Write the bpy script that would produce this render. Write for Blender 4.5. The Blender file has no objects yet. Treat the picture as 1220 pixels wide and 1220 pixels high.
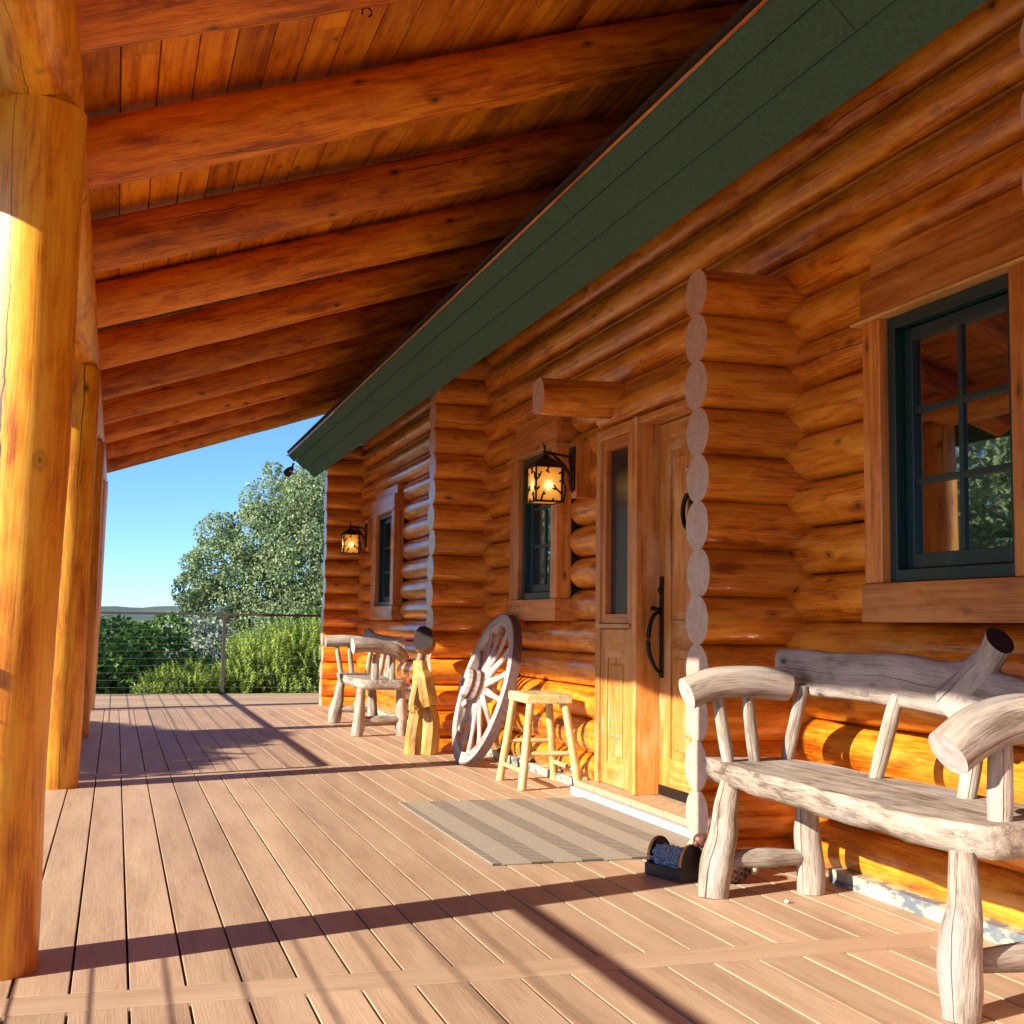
import bpy, math, random
from mathutils import Vector, Matrix, noise
random.seed(7)
R = math.radians
scn = bpy.context.scene
COL = scn.collection
V = Vector

# ------------------------------------------------------------------ camera
F_PX, SIZE, H = 1480.0, 1220.0, 0.92
def vray(x, y): return V((x-610, y-610, F_PX))
_A, _B = vray(138, 737), vray(5500, 810)
_dy = _A.normalized()
_up = _A.cross(_B).normalized()
if _up.y > 0: _up = -_up
_dx = _dy.cross(_up)
if _dx.x < 0: _dx = -_dx
cam = bpy.data.cameras.new('camera'); co = bpy.data.objects.new('camera', cam); COL.objects.link(co)
Rv = V((_dx[0], _dy[0], _up[0])); Dv = V((_dx[1], _dy[1], _up[1])); Fv = V((_dx[2], _dy[2], _up[2]))
M = Matrix((Rv, -Dv, -Fv)).transposed().to_4x4(); M.translation = V((0, 0, H))
co.matrix_world = M
cam.sensor_width = 36; cam.lens = 36*F_PX/SIZE; cam.clip_start = .05; cam.clip_end = 6000
scn.camera = co

# ------------------------------------------------------------------ light
SUN_EL, AZ = R(24.8), R(16.5)          # light travels +X, a little +Y, down
w = bpy.data.worlds.new('World'); scn.world = w; w.use_nodes = True
nt = w.node_tree; bg = nt.nodes['Background']
sky = nt.nodes.new('ShaderNodeTexSky'); sky.sky_type = 'NISHITA'; sky.sun_disc = False
sky.sun_elevation = SUN_EL; sky.sun_rotation = R(270)-AZ
sky.air_density = 1.0; sky.dust_density = 0.; sky.ozone_density = 8; sky.altitude = 3000
nt.links.new(sky.outputs[0], bg.inputs[0]); bg.inputs[1].default_value = .084
sun = bpy.data.lights.new('sun', 'SUN'); sun.energy = 4.0; sun.angle = R(.5); sun.color = (1, .93, .82)
so = bpy.data.objects.new('sun', sun); COL.objects.link(so)
sd = V((math.cos(AZ)*math.cos(SUN_EL), math.sin(AZ)*math.cos(SUN_EL), -math.sin(SUN_EL)))
so.rotation_euler = sd.to_track_quat('-Z', 'Y').to_euler(); so.location = (-8, -2, 8)
scn.view_settings.view_transform = 'Standard'; scn.view_settings.look = 'None'
scn.view_settings.exposure = 1.52; scn.view_settings.gamma = 1

# ------------------------------------------------------------------ materials
def mat(name):
    m = bpy.data.materials.new(name); m.use_nodes = True
    return m, m.node_tree, m.node_tree.nodes['Principled BSDF']
def N(t, typ, **kw):
    n = t.nodes.new(typ)
    for k, v in kw.items():
        if isinstance(k, str) and hasattr(n, k): setattr(n, k, v)
    return n
def L(t, a, b): t.links.new(a, b)
def mathn(t, op, a, b=None, c=None, clamp=False):
    n = t.nodes.new('ShaderNodeMath'); n.operation = op; n.use_clamp = clamp
    for i, x in enumerate((a, b, c)):
        if x is None: continue
        if isinstance(x, (int, float)): n.inputs[i].default_value = x
        else: L(t, x, n.inputs[i])
    return n.outputs[0]
def ramp(t, fac, stops, interp='LINEAR'):
    n = t.nodes.new('ShaderNodeValToRGB'); n.color_ramp.interpolation = interp
    cr = n.color_ramp
    while len(cr.elements) < len(stops): cr.elements.new(.5)
    for e, (p, c) in zip(cr.elements, stops):
        e.position = p; e.color = (*c, 1) if len(c) == 3 else c
    L(t, fac, n.inputs[0]); return n.outputs[0]
def vmul(t, v, s, add=(0, 0, 0)):
    n = t.nodes.new('ShaderNodeVectorMath'); n.operation = 'MULTIPLY_ADD'
    L(t, v, n.inputs[0]); n.inputs[1].default_value = s; n.inputs[2].default_value = add
    return n.outputs[0]
def noisen(t, v, scale=1., detail=4., rough=.55, dist=0.):
    n = t.nodes.new('ShaderNodeTexNoise'); L(t, v, n.inputs['Vector'])
    n.inputs['Scale'].default_value = scale; n.inputs['Detail'].default_value = detail
    n.inputs['Roughness'].default_value = rough; n.inputs['Distortion'].default_value = dist
    return n.outputs[0]
def mixc(t, fac, a, b, mode='MIX'):
    n = t.nodes.new('ShaderNodeMix'); n.data_type = 'RGBA'; n.blend_type = mode
    for i, x in ((0, fac), (6, a), (7, b)):
        if isinstance(x, (int, float)): n.inputs[i].default_value = x
        elif isinstance(x, tuple): n.inputs[i].default_value = (*x, 1)
        else: L(t, x, n.inputs[i])
    return n.outputs[2]

def wood(name, light, mid, dark, rough=.4, coat=.3, coat_rough=.15, knots=True, cracks=True, var=.35,
         grain=(2.6, 20, 20), bump=.25, crackmask=.55, patch=None, knotcol=(.06, .02, .006), crackf=.38, crackw=.14, ncrack=2):
    m, t, p = mat(name)
    a = N(t, 'ShaderNodeAttribute'); a.attribute_name = 'wc'; v = a.outputs['Vector']
    rn = N(t, 'ShaderNodeAttribute'); rn.attribute_name = 'rnd'; rnd = rn.outputs['Fac']
    n1 = noisen(t, vmul(t, v, grain), 1, 5, .6, .4)
    n2 = noisen(t, vmul(t, v, (grain[0]*2.5, grain[1]*7, grain[2]*7)), 1, 4, .65, .2)
    n3 = noisen(t, vmul(t, v, (.9, 3.5, 3.5)), 1, 3, .5, .3)
    f = mathn(t, 'ADD', mathn(t, 'MULTIPLY', n1, .55), mathn(t, 'MULTIPLY', n2, .36))
    f = mathn(t, 'ADD', f, mathn(t, 'MULTIPLY', n3, .3))
    n4 = noisen(t, vmul(t, v, (5, 12, 12), (4, 4, 4)), 1, 5, .65, .8)
    f = mathn(t, 'ADD', f, mathn(t, 'MULTIPLY', mathn(t, 'SUBTRACT', n4, .5), .35))
    c = ramp(t, f, [(.47, dark), (.595, mid), (.72, light)])
    if patch:
        pn = noisen(t, vmul(t, v, (2.2, 7, 7), (31, 7, 3)), 1, 4, .6, .5)
        c = mixc(t, mathn(t, 'MULTIPLY', ramp(t, pn, [(.5, (0, 0, 0)), (.66, (1, 1, 1))]), .7), c, patch)
    hgt = mathn(t, 'MULTIPLY', n2, .6)
    if knots:
        vo = N(t, 'ShaderNodeTexVoronoi'); L(t, vmul(t, v, (4.2, 7.5, 7.5)), vo.inputs['Vector']); vo.inputs['Scale'].default_value = 1
        warp = mathn(t, 'MULTIPLY', mathn(t, 'SUBTRACT', n1, .5), .12)
        kd = mathn(t, 'ADD', vo.outputs['Distance'], warp)
        k = ramp(t, kd, [(.05, (1, 1, 1)), (.085, (.75, .75, .75)), (.10, (.2, .2, .2)), (.125, (.45, .45, .45)), (.19, (0, 0, 0))])
        sc_ = N(t, 'ShaderNodeSeparateColor'); L(t, vo.outputs['Color'], sc_.inputs[0])
        k = mathn(t, 'MULTIPLY', k, mathn(t, 'GREATER_THAN', sc_.outputs[0], .35))
        c = mixc(t, mathn(t, 'MULTIPLY', k, .9), c, knotcol)
    if cracks:
        sp = N(t, 'ShaderNodeSeparateXYZ'); L(t, v, sp.inputs[0])
        th = mathn(t, 'ARCTAN2', sp.outputs[2], sp.outputs[1])
        ck = None
        for q in range(ncrack):
            w1 = noisen(t, vmul(t, v, (1.1, 0, 0), (q*7.7, 3, 0)), 1, 2, .5); w2 = noisen(t, vmul(t, v, (14, 0, 0), (q*3.3, 8, 0)), 1, 3, .6)
            tgt = mathn(t, 'MULTIPLY', mathn(t, 'FRACT', mathn(t, 'ADD', mathn(t, 'MULTIPLY', rnd, 7.31), .37*q)), 6.2832)
            tgt = mathn(t, 'ADD', tgt, mathn(t, 'ADD', mathn(t, 'MULTIPLY', w1, 1.1), mathn(t, 'MULTIPLY', w2, .16)))
            df = mathn(t, 'PINGPONG', mathn(t, 'SUBTRACT', th, tgt), 3.14159)
            ms = noisen(t, vmul(t, v, (.9, 0, 0), (q*5.1+2, 1, 7)), 1, 2, .5)
            wd = mathn(t, 'MULTIPLY', mathn(t, 'SUBTRACT', ms, crackmask-.06), crackw, clamp=True)
            k_ = mathn(t, 'LESS_THAN', df, wd)
            ck = k_ if ck is None else mathn(t, 'MAXIMUM', ck, k_)
        c = mixc(t, mathn(t, 'MULTIPLY', ck, .9), c, (.03, .012, .004))
        hgt = mathn(t, 'SUBTRACT', hgt, mathn(t, 'MULTIPLY', ck, 2.))
    val = mathn(t, 'ADD', 1 - var/2, mathn(t, 'MULTIPLY', rnd, var))
    hs = N(t, 'ShaderNodeHueSaturation'); L(t, c, hs.inputs['Color']); L(t, val, hs.inputs['Value'])
    L(t, hs.outputs[0], p.inputs['Base Color'])
    L(t, mathn(t, 'ADD', rough-.08, mathn(t, 'MULTIPLY', n1, .2)), p.inputs['Roughness'])
    p.inputs['Coat Weight'].default_value = coat; p.inputs['Coat Roughness'].default_value = coat_rough
    b = N(t, 'ShaderNodeBump'); b.inputs['Strength'].default_value = bump; b.inputs['Distance'].default_value = .006
    L(t, hgt, b.inputs['Height']); L(t, b.outputs[0], p.inputs['Normal'])
    if coat:
        b2 = N(t, 'ShaderNodeBump'); b2.inputs['Strength'].default_value = .35; b2.inputs['Distance'].default_value = .01
        L(t, noisen(t, vmul(t, v, (9, 22, 22)), 1, 3, .6), b2.inputs['Height']); L(t, b2.outputs[0], p.inputs['Coat Normal'])
    return m
def endgrain(name, light, dark, rough=.5, coat=.2):
    m, t, p = mat(name)
    a = N(t, 'ShaderNodeAttribute'); a.attribute_name = 'wc'; v = a.outputs['Vector']
    fl = vmul(t, v, (0, 1, 1))
    ln = N(t, 'ShaderNodeVectorMath'); ln.operation = 'LENGTH'; L(t, fl, ln.inputs[0])
    wob = noisen(t, vmul(t, v, (1, 9, 9)), 1, 3)
    r = mathn(t, 'ADD', ln.outputs['Value'], mathn(t, 'MULTIPLY', wob, .012))
    s = mathn(t, 'SINE', mathn(t, 'MULTIPLY', r, 900.))
    n = noisen(t, vmul(t, v, (1, 30, 30)), 1, 4)
    f = mathn(t, 'ADD', mathn(t, 'MULTIPLY', s, .05), n)
    c = ramp(t, f, [(.3, dark), (.65, light)])
    ck = noisen(t, vmul(t, v, (1, 14, 14), (3, 1, 2)), 1, 2, .5, 1.2)
    cc = mathn(t, 'LESS_THAN', mathn(t, 'ABSOLUTE', mathn(t, 'SUBTRACT', ck, .5)), .006)
    c = mixc(t, mathn(t, 'MULTIPLY', cc, .35), c, (.12, .06, .03))
    L(t, c, p.inputs['Base Color']); p.inputs['Roughness'].default_value = rough
    p.inputs['Coat Weight'].default_value = coat; p.inputs['Coat Roughness'].default_value = .25
    return m
def plain(name, col, rough=.5, metal=0., nscale=30., namp=.25, bump=.15, coat=0.):
    m, t, p = mat(name)
    tc = N(t, 'ShaderNodeTexCoord'); v = tc.outputs['Object']
    n = noisen(t, v, nscale, 5, .6)
    c = ramp(t, n, [(.3, tuple(x*(1-namp) for x in col)), (.7, tuple(min(1, x*(1+namp)) for x in col))])
    L(t, c, p.inputs['Base Color']); p.inputs['Roughness'].default_value = rough; p.inputs['Metallic'].default_value = metal
    p.inputs['Coat Weight'].default_value = coat
    b = N(t, 'ShaderNodeBump'); b.inputs['Strength'].default_value = bump; b.inputs['Distance'].default_value = .003
    L(t, n, b.inputs['Height']); L(t, b.outputs[0], p.inputs['Normal'])
    return m
def leafmat(name, c1, c2, trans=.35):
    m, t, p = mat(name)
    rn = N(t, 'ShaderNodeAttribute'); rn.attribute_name = 'rnd'
    c = ramp(t, rn.outputs['Fac'], [(0., c1), (1., c2)])
    L(t, c, p.inputs['Base Color']); p.inputs['Roughness'].default_value = .5
    tr = N(t, 'ShaderNodeBsdfTranslucent'); L(t, c, tr.inputs[0])
    mx = N(t, 'ShaderNodeMixShader'); mx.inputs[0].default_value = trans
    L(t, p.outputs[0], mx.inputs[1]); L(t, tr.outputs[0], mx.inputs[2])
    L(t, mx.outputs[0], t.nodes['Material Output'].inputs[0])
    return m

LOG = wood('varnished_log', (.84, .33, .026), (.65, .185, .005), (.30, .05, .0015), rough=.36, coat=.95, coat_rough=.13)
LOGEND = endgrain('log_end_grain', (.62, .42, .33), (.49, .30, .21), .35, .8)
POSTM = wood('peeled_post', (.84, .42, .028), (.74, .28, .008), (.42, .10, .003), rough=.4, coat=.3, coat_rough=.2, crackmask=.48)
RAFT = wood('rafter_log', (.86, .32, .011), (.68, .18, .003), (.32, .055, .001), rough=.5, coat=.1, coat_rough=.25, crackmask=.46)
CEIL = wood('ceiling_board', (.90, .35, .012), (.74, .215, .003), (.42, .085, .0015), rough=.5, coat=.08, coat_rough=.3, cracks=False, var=.5, grain=(1.2, 20, 20))
TRIM = wood('stained_trim', (.70, .27, .06), (.54, .165, .022), (.32, .075, .008), rough=.35, coat=.4, coat_rough=.12, knots=True, cracks=False, grain=(1.5, 28, 28))
STRIPM = wood('pale_strip', (.70, .38, .12), (.6, .3, .08), (.45, .2, .05), knots=False, cracks=False)
DOORM = wood('door_wood', (.64, .29, .07), (.54, .20, .035), (.34, .10, .014), rough=.4, coat=.3, knots=False, cracks=False, grain=(1.2, 26, 26), patch=(.68, .42, .2))
DRIFT = wood('weathered_bench_wood', (.44, .365, .285), (.30, .235, .175), (.105, .072, .048), rough=.7, coat=0, knots=True, cracks=True, var=.25, grain=(4.5, 34, 34), bump=.9, crackmask=.42, patch=(.30, .27, .25), crackw=.16, ncrack=3, knotcol=(.16, .10, .06))
DRIFTG = wood('grey_weathered_slab', (.46, .38, .31), (.33, .265, .215), (.13, .095, .07), rough=.75, coat=0, knots=True, cracks=True, var=.2, grain=(3, 18, 18), bump=.8, crackmask=.42, crackw=.16, ncrack=3, knotcol=(.04, .025, .018))
DRIFTEND = endgrain('weathered_end_grain', (.52, .45, .40), (.34, .28, .24), .75, 0)
DARKEND = endgrain('dark_end_grain', (.022, .012, .008), (.011, .006, .004), .85, 0)  # dark cut wood, blackened further to give the carved head's face its shade
WHEELW = wood('wheel_wood', (.50, .43, .37), (.37, .295, .25), (.15, .10, .08), rough=.75, coat=0, knots=False, cracks=True, var=.3, grain=(5, 40, 40), bump=.7, crackmask=.42, patch=(.62, .57, .54))
STOOLW = wood('stool_wood', (.62, .46, .21), (.48, .33, .12), (.26, .17, .06), rough=.65, coat=0, knots=False, cracks=True, var=.25, grain=(4, 40, 40), bump=.5, patch=(.40, .38, .26))
FIGW = wood('carved_wood', (.64, .40, .11), (.48, .25, .045), (.22, .085, .014), rough=.5, coat=.15, knots=False, cracks=True, var=.2, grain=(3, 30, 30), bump=.6)
HEADS = wood('carved_head_wood', (.45, .22, .06), (.32, .13, .03), (.15, .055, .015), rough=.5, coat=.1, knots=False, cracks=True, var=.2, grain=(3, 30, 30), bump=.6)
HEADW = wood('dark_carved_wood', (.30, .16, .07), (.19, .09, .035), (.09, .04, .02), rough=.5, coat=.1, knots=False, cracks=True, var=.2, grain=(3, 30, 30), bump=.6)
GREENP = plain('green_painted_board', (.034, .108, .074), .65, 0, 55, .3, .4)
FRAMEG = plain('dark_green_frame', (.008, .033, .031), .35, 0, 40, .12, .05, .1)
GASK = plain('dark_gasket', (.006, .009, .009), .45)
IRON = plain('black_iron', (.016, .013, .012), .45, .6, 60, .3, .4)
BRONZE = plain('bronze_twig', (.045, .024, .014), .45, .5, 60, .3, .4)
RAILM = plain('grey_brown_rail', (.085, .070, .062), .5, .2, 40, .15)
CABLE = plain('steel_cable', (.35, .36, .37), .3, .9)
SHING = plain('dark_shingle', (.035, .03, .028), .9, 0, 60, .4, .8)
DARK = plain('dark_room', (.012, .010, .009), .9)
STUCCO = plain('sill_block', (.36, .33, .30), .8)
LAMPW = plain('spot_glass', (.55, .45, .4), .2)

def flashing_mat():
    m, t, p = mat('peeling_flashing')
    tc = N(t, 'ShaderNodeTexCoord')
    n = noisen(t, vmul(t, tc.outputs['Object'], (9, 9, 22)), 1, 5, .6)
    c = ramp(t, n, [(.42, (.13, .15, .17)), (.47, (.18, .20, .20)), (.50, (.44, .41, .25)), (.7, (.50, .48, .37))])
    L(t, c, p.inputs['Base Color']); p.inputs['Roughness'].default_value = .6; return m
FLASH = flashing_mat()
SILLW = plain('worn_sill', (.42, .29, .17), .6, 0, 30, .35)
WHITEF = plain('white_flashing', (.36, .36, .35), .45, 0, 20, .1)

def deck_mat():
    m, t, p = mat('composite_deck')
    a = N(t, 'ShaderNodeAttribute'); a.attribute_name = 'wc'; v = a.outputs['Vector']
    rn = N(t, 'ShaderNodeAttribute'); rn.attribute_name = 'rnd'
    n1 = noisen(t, vmul(t, v, (5, 130, 40)), 1, 4, .6, 1.2)
    n2 = noisen(t, vmul(t, v, (1.3, 9, 9)), 1, 4, .6)
    n3 = noisen(t, vmul(t, v, (3.5, 5, 5), (9, 3, 1)), 1, 5, .7)
    f = mathn(t, 'ADD', mathn(t, 'MULTIPLY', n1, .45), mathn(t, 'MULTIPLY', n2, .6))
    c = ramp(t, f, [(.35, (.34, .210, .122)), (.52, (.46, .300, .182)), (.72, (.55, .38, .24))])
    c = mixc(t, mathn(t, 'MULTIPLY', ramp(t, n3, [(.6, (0, 0, 0)), (.74, (1, 1, 1))]), .35), c, (.62, .46, .34))
    st = noisen(t, vmul(t, v, (2.1, 2.6, 2), (4, 8, 1)), 1, 3, .5)
    c = mixc(t, mathn(t, 'MULTIPLY', ramp(t, st, [(.70, (0, 0, 0)), (.76, (1, 1, 1))]), .5), c, (.30, .13, .05))
    hs = N(t, 'ShaderNodeHueSaturation'); L(t, c, hs.inputs['Color'])
    L(t, mathn(t, 'ADD', .87, mathn(t, 'MULTIPLY', rn.outputs['Fac'], .26)), hs.inputs['Value'])
    L(t, hs.outputs[0], p.inputs['Base Color']); p.inputs['Roughness'].default_value = .55
    b = N(t, 'ShaderNodeBump'); b.inputs['Strength'].default_value = .5; b.inputs['Distance'].default_value = .002
    L(t, n1, b.inputs['Height']); L(t, b.outputs[0], p.inputs['Normal']); return m
DECK = deck_mat()
def mat_mat():
    m, t, p = mat('ribbed_mat')
    tc = N(t, 'ShaderNodeTexCoord'); s = N(t, 'ShaderNodeSeparateXYZ'); L(t, tc.outputs['Object'], s.inputs[0])
    # bands across X, fine ridges across Y
    bx = mathn(t, 'FRACT', mathn(t, 'MULTIPLY', mathn(t, 'ADD', s.outputs[0], 10.03), 1/.208))
    band = ramp(t, bx, [(.50, (0, 0, 0)), (.53, (1, 1, 1)), (.93, (1, 1, 1)), (.96, (0, 0, 0))])
    ry = mathn(t, 'SINE', mathn(t, 'MULTIPLY', s.outputs[1], 2*math.pi/.030))
    rdg = mathn(t, 'GREATER_THAN', ry, .1)
    br = mathn(t, 'MULTIPLY', band, rdg)
    n = noisen(t, tc.outputs['Object'], 420, 3, .7)
    c = ramp(t, n, [(.3, (.24, .19, .13)), (.7, (.48, .41, .31))])
    c = mixc(t, mathn(t, 'MULTIPLY', br, .8), c, (.06, .046, .03))
    L(t, c, p.inputs['Base Color']); p.inputs['Roughness'].default_value = .95
    b = N(t, 'ShaderNodeBump'); b.inputs['Strength'].default_value = .8; b.inputs['Distance'].default_value = .004
    L(t, mathn(t, 'SUBTRACT', n, br), b.inputs['Height']); L(t, b.outputs[0], p.inputs['Normal']); return m
MATM = mat_mat()
def glass_mat():
    m, t, p = mat('window_glass')
    p.inputs['Base Color'].default_value = (.006, .007, .007, 1); p.inputs['Roughness'].default_value = .015
    p.inputs['IOR'].default_value = 2.7; p.inputs['Specular IOR Level'].default_value = .6
    tc = N(t, 'ShaderNodeTexCoord'); b = N(t, 'ShaderNodeBump'); b.inputs['Strength'].default_value = .04; b.inputs['Distance'].default_value = .01
    L(t, noisen(t, tc.outputs['Object'], 3, 1), b.inputs['Height']); L(t, b.outputs[0], p.inputs['Normal']); return m
GLASS = glass_mat()
def screen_mat():
    m, t, p = mat('dark_sidelight_glass'); p.inputs['Base Color'].default_value = (.02, .018, .022, 1)
    p.inputs['Roughness'].default_value = .25; return m
SCREEN = screen_mat()
def lamp_mat():
    m, t, p = mat('amber_mica_glow')
    a = N(t, 'ShaderNodeAttribute'); a.attribute_name = 'wc'
    ln = N(t, 'ShaderNodeVectorMath'); ln.operation = 'LENGTH'; L(t, a.outputs['Vector'], ln.inputs[0])
    n = noisen(t, a.outputs['Vector'], 40, 4)
    d = mathn(t, 'ADD', ln.outputs['Value'], mathn(t, 'MULTIPLY', mathn(t, 'SUBTRACT', n, .5), .03))
    c = ramp(t, d, [(.012, (1, .78, .30)), (.045, (1, .42, .055)), (.12, (.75, .22, .015))])
    st = ramp(t, d, [(.008, (1, 1, 1)), (.035, (.40, .40, .40)), (.12, (.24, .24, .24))])
    p.inputs['Base Color'].default_value = (.6, .3, .08, 1); p.inputs['Roughness'].default_value = .3
    L(t, c, p.inputs['Emission Color']); L(t, mathn(t, 'MULTIPLY', st, .8), p.inputs['Emission Strength']); return m
LAMP = lamp_mat()
def ground_mat():
    m, t, p = mat('dry_ground')
    tc = N(t, 'ShaderNodeTexCoord'); n = noisen(t, tc.outputs['Object'], .6, 8, .65)
    c = ramp(t, n, [(.35, (.05, .06, .025)), (.5, (.12, .11, .05)), (.65, (.20, .16, .09))])
    L(t, c, p.inputs['Base Color']); p.inputs['Roughness'].default_value = .95; return m
GROUND = ground_mat()
HILLM = plain('hill_scrub', (.07, .10, .075), .95, 0, .01, .35, 0)
OAK1 = leafmat('oak_leaf', (.09, .15, .05), (.42, .52, .26), .4)
OAK2 = leafmat('olive_leaf', (.20, .26, .19), (.36, .42, .31), .3)
SHR1 = leafmat('dark_shrub_leaf', (.02, .08, .02), (.24, .45, .06), .4)
YARD = leafmat('yard_oak_leaf', (.20, .30, .12), (.60, .72, .40), .65)
SHR2 = leafmat('bright_shrub_leaf', (.10, .20, .02), (.46, .58, .10), .35)
BARK = plain('bark', (.10, .075, .055), .9, 0, 20, .4, .8)
TYRE = plain('rusted_tyre', (.16, .10, .085), .7, .1, 40, .4, .4)
RUST = plain('rusty_metal', (.16, .065, .045), .5, .4, 50, .4, .4)
HOLE = plain('hole_black', (.01, .006, .005), .9)
PALEM = plain('pale_metal_tail', (.42, .33, .22), .6)
BRUSH = plain('blue_grey_bristle', (.32, .40, .48), .6)
SCRB = plain('black_painted_plate', (.022, .018, .016), .4, .2, 50, .5)
SCRO = plain('orange_wood_rim', (.55, .24, .05), .5)
STEEL = plain('bright_stud', (.6, .58, .55), .3, .8)
PEB = plain('pale_pebble', (.55, .50, .42), .8)

# ------------------------------------------------------------------ mesh builder
class MB:
    def __init__(s): s.v = []; s.f = []; s.wc = []; s.rn = []; s.mi = []; s.sm = []
    def add(s, verts, faces, wcs, rnd, mi=0, smooth=True):
        o = len(s.v); s.v += verts; s.wc += wcs; s.rn += [rnd]*len(verts)
        for f in faces: s.f.append(tuple(i+o for i in f))
        if isinstance(mi, int): mi = [mi]*len(faces)
        s.mi += mi
        s.sm += ([smooth]*len(faces) if isinstance(smooth, bool) else smooth)
    def box(s, x0, x1, y0, y1, z0, z1, axis=1, mi=0, rnd=None):
        s.obox(V(((x0+x1)/2, (y0+y1)/2, (z0+z1)/2)), V((1, 0, 0)), V((0, 1, 0)), V((0, 0, 1)), (abs(x1-x0)/2, abs(y1-y0)/2, abs(z1-z0)/2), axis, mi, rnd)
    def obox(s, c, ax, ay, az, h, axis=0, mi=0, rnd=None, taper=1.):
        if rnd is None: rnd = random.random()
        off = random.uniform(0, 60)
        vs = []; wc = []
        for i in (-1, 1):
            for j in (-1, 1):
                for k in (-1, 1):
                    l = V((i*h[0], j*h[1], k*h[2]))
                    if k > 0 and taper != 1: l.x *= taper; l.y *= taper
                    vs.append(c+ax*l.x+ay*l.y+az*l.z)
                    if axis == 0: wc.append((l.x+off, l.y, l.z))
                    elif axis == 1: wc.append((l.y+off, l.x, l.z))
                    else: wc.append((l.z+off, l.x, l.y))
        fs = [(0, 1, 3, 2), (4, 6, 7, 5), (0, 4, 5, 1), (2, 3, 7, 6), (0, 2, 6, 4), (1, 5, 7, 3)]
        s.add(vs, fs, wc, rnd, mi, False)
    def tube(s, pts, rad, seg=16, amp=0., cap=(True, True), mi=0, emi=None, rnd=None, flat=1., up=None, nfreq=6., sub=None, sq=1.):
        """pts: list of points; rad: radius per point or single; flat: second axis ratio"""
        if rnd is None: rnd = random.random()
        off = random.uniform(0, 60); emi = mi if emi is None else emi
        pts = [V(p) for p in pts]
        if not isinstance(rad, (list, tuple)): rad = [rad]*len(pts)
        if sub:   # resample, smooth (catmull)
            P = []; RR = []; n = len(pts)
            for i in range(n-1):
                p0, p1, p2, p3 = pts[max(i-1, 0)], pts[i], pts[i+1], pts[min(i+2, n-1)]
                for k in range(sub):
                    u = k/sub
                    P.append(.5*((2*p1)+(p2-p0)*u+(2*p0-5*p1+4*p2-p3)*u*u+(3*p1-p0-3*p2+p3)*u**3))
                    q = u*u*(3-2*u); RR.append(rad[i]*(1-q)+rad[i+1]*q)
            P.append(pts[-1]); RR.append(rad[-1]); pts, rad = P, RR
        n = len(pts)
        d0 = (pts[1]-pts[0]).normalized()
        ref = up or (V((0, 0, 1)) if abs(d0.z) < .8 else V((0, 1, 0)))
        ref = V(ref)
        vs = []; wc = []; L_ = 0; seed = V((random.uniform(0, 99), random.uniform(0, 99), random.uniform(0, 99)))
        for i, p in enumerate(pts):
            if i: L_ += (p-pts[i-1]).length
            t = (pts[min(i+1, n-1)]-pts[max(i-1, 0)]).normalized()
            b = t.cross(ref).normalized(); a = b.cross(t).normalized()
            for j in range(seg):
                th = 2*math.pi*j/seg
                r = rad[i]
                if amp:
                    r *= 1+amp*noise.noise(seed+V((L_*nfreq, math.cos(th)*.9, math.sin(th)*.9)))
                cx_, sy_ = math.cos(th), math.sin(th)
                if sq != 1.: cx_ = math.copysign(abs(cx_)**sq, cx_); sy_ = math.copysign(abs(sy_)**sq, sy_)
                x, y = cx_*r, sy_*r*flat
                vs.append(p+a*x+b*y); wc.append((L_+off, x, y))
        fs = []; mis = []; sms = []
        for i in range(n-1):
            for j in range(seg):
                k = (j+1) % seg
                fs.append((i*seg+j, i*seg+k, (i+1)*seg+k, (i+1)*seg+j)); mis.append(mi); sms.append(True)
        o = len(vs)
        if cap[0]:
            vs += [v.copy() for v in vs[:seg]]; wc += wc[:seg]
            fs.append(tuple(o+j for j in range(seg))[::-1]); mis.append(emi); sms.append(False); o += seg
        if cap[1]:
            base = (n-1)*seg
            vs += [v.copy() for v in vs[base:base+seg]]; wc += wc[base:base+seg]
            fs.append(tuple(o+j for j in range(seg))); mis.append(emi); sms.append(False)
        s.add(vs, fs, wc, rnd, mis, sms)
    def log(s, p0, p1, r, amp=.035, seg=20, step=.12, tips=(0, 0), **kw):
        """straight log; tips: length over which an end rounds down"""
        p0, p1 = V(p0), V(p1); Ln = (p1-p0).length; n = max(3, int(Ln/step))
        us = [i/n*Ln for i in range(n+1)]
        if tips[0]: us = [0, tips[0]*.3, tips[0]*.65, tips[0]]+[u for u in us if u > tips[0]*1.2]
        if tips[1]: us = [u for u in us if u < Ln-tips[1]*1.2]+[Ln-tips[1], Ln-tips[1]*.65, Ln-tips[1]*.3, Ln]
        pts = []; rr = []
        for u in us:
            k = 1.
            if tips[0] and u < tips[0]: q = 1-u/tips[0]; k = 1-.42*q*q
            if tips[1] and Ln-u < tips[1]: q = 1-(Ln-u)/tips[1]; k = 1-.42*q*q
            pts.append(p0+(p1-p0)*(u/Ln)); rr.append(r*k)
        s.tube(pts, rr, seg, amp, nfreq=2.2, **kw)
    def prism(s, poly, z0, z1, axis='z', mi=0, emi=None, jit=0., rnd=None, waxis=1):
        """poly: 2D outline CCW in the plane across the axis"""
        rnd = random.random() if rnd is None else rnd; off = random.uniform(0, 60); n = len(poly); vs = []; wc = []
        def P(a, b, c):
            return {'z': V((a, b, c)), 'x': V((c, a, b)), 'y': V((a, c, b))}[axis]
        for c in (z0, z1):
            for a, b in poly:
                p = P(a, b, c); vs.append(p)
                q = [p.x, p.y, p.z]; wc.append((q[waxis]+off, q[(waxis+1) % 3], q[(waxis+2) % 3]))
        fs = [tuple(range(n))[::-1], tuple(range(n, 2*n))]
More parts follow.
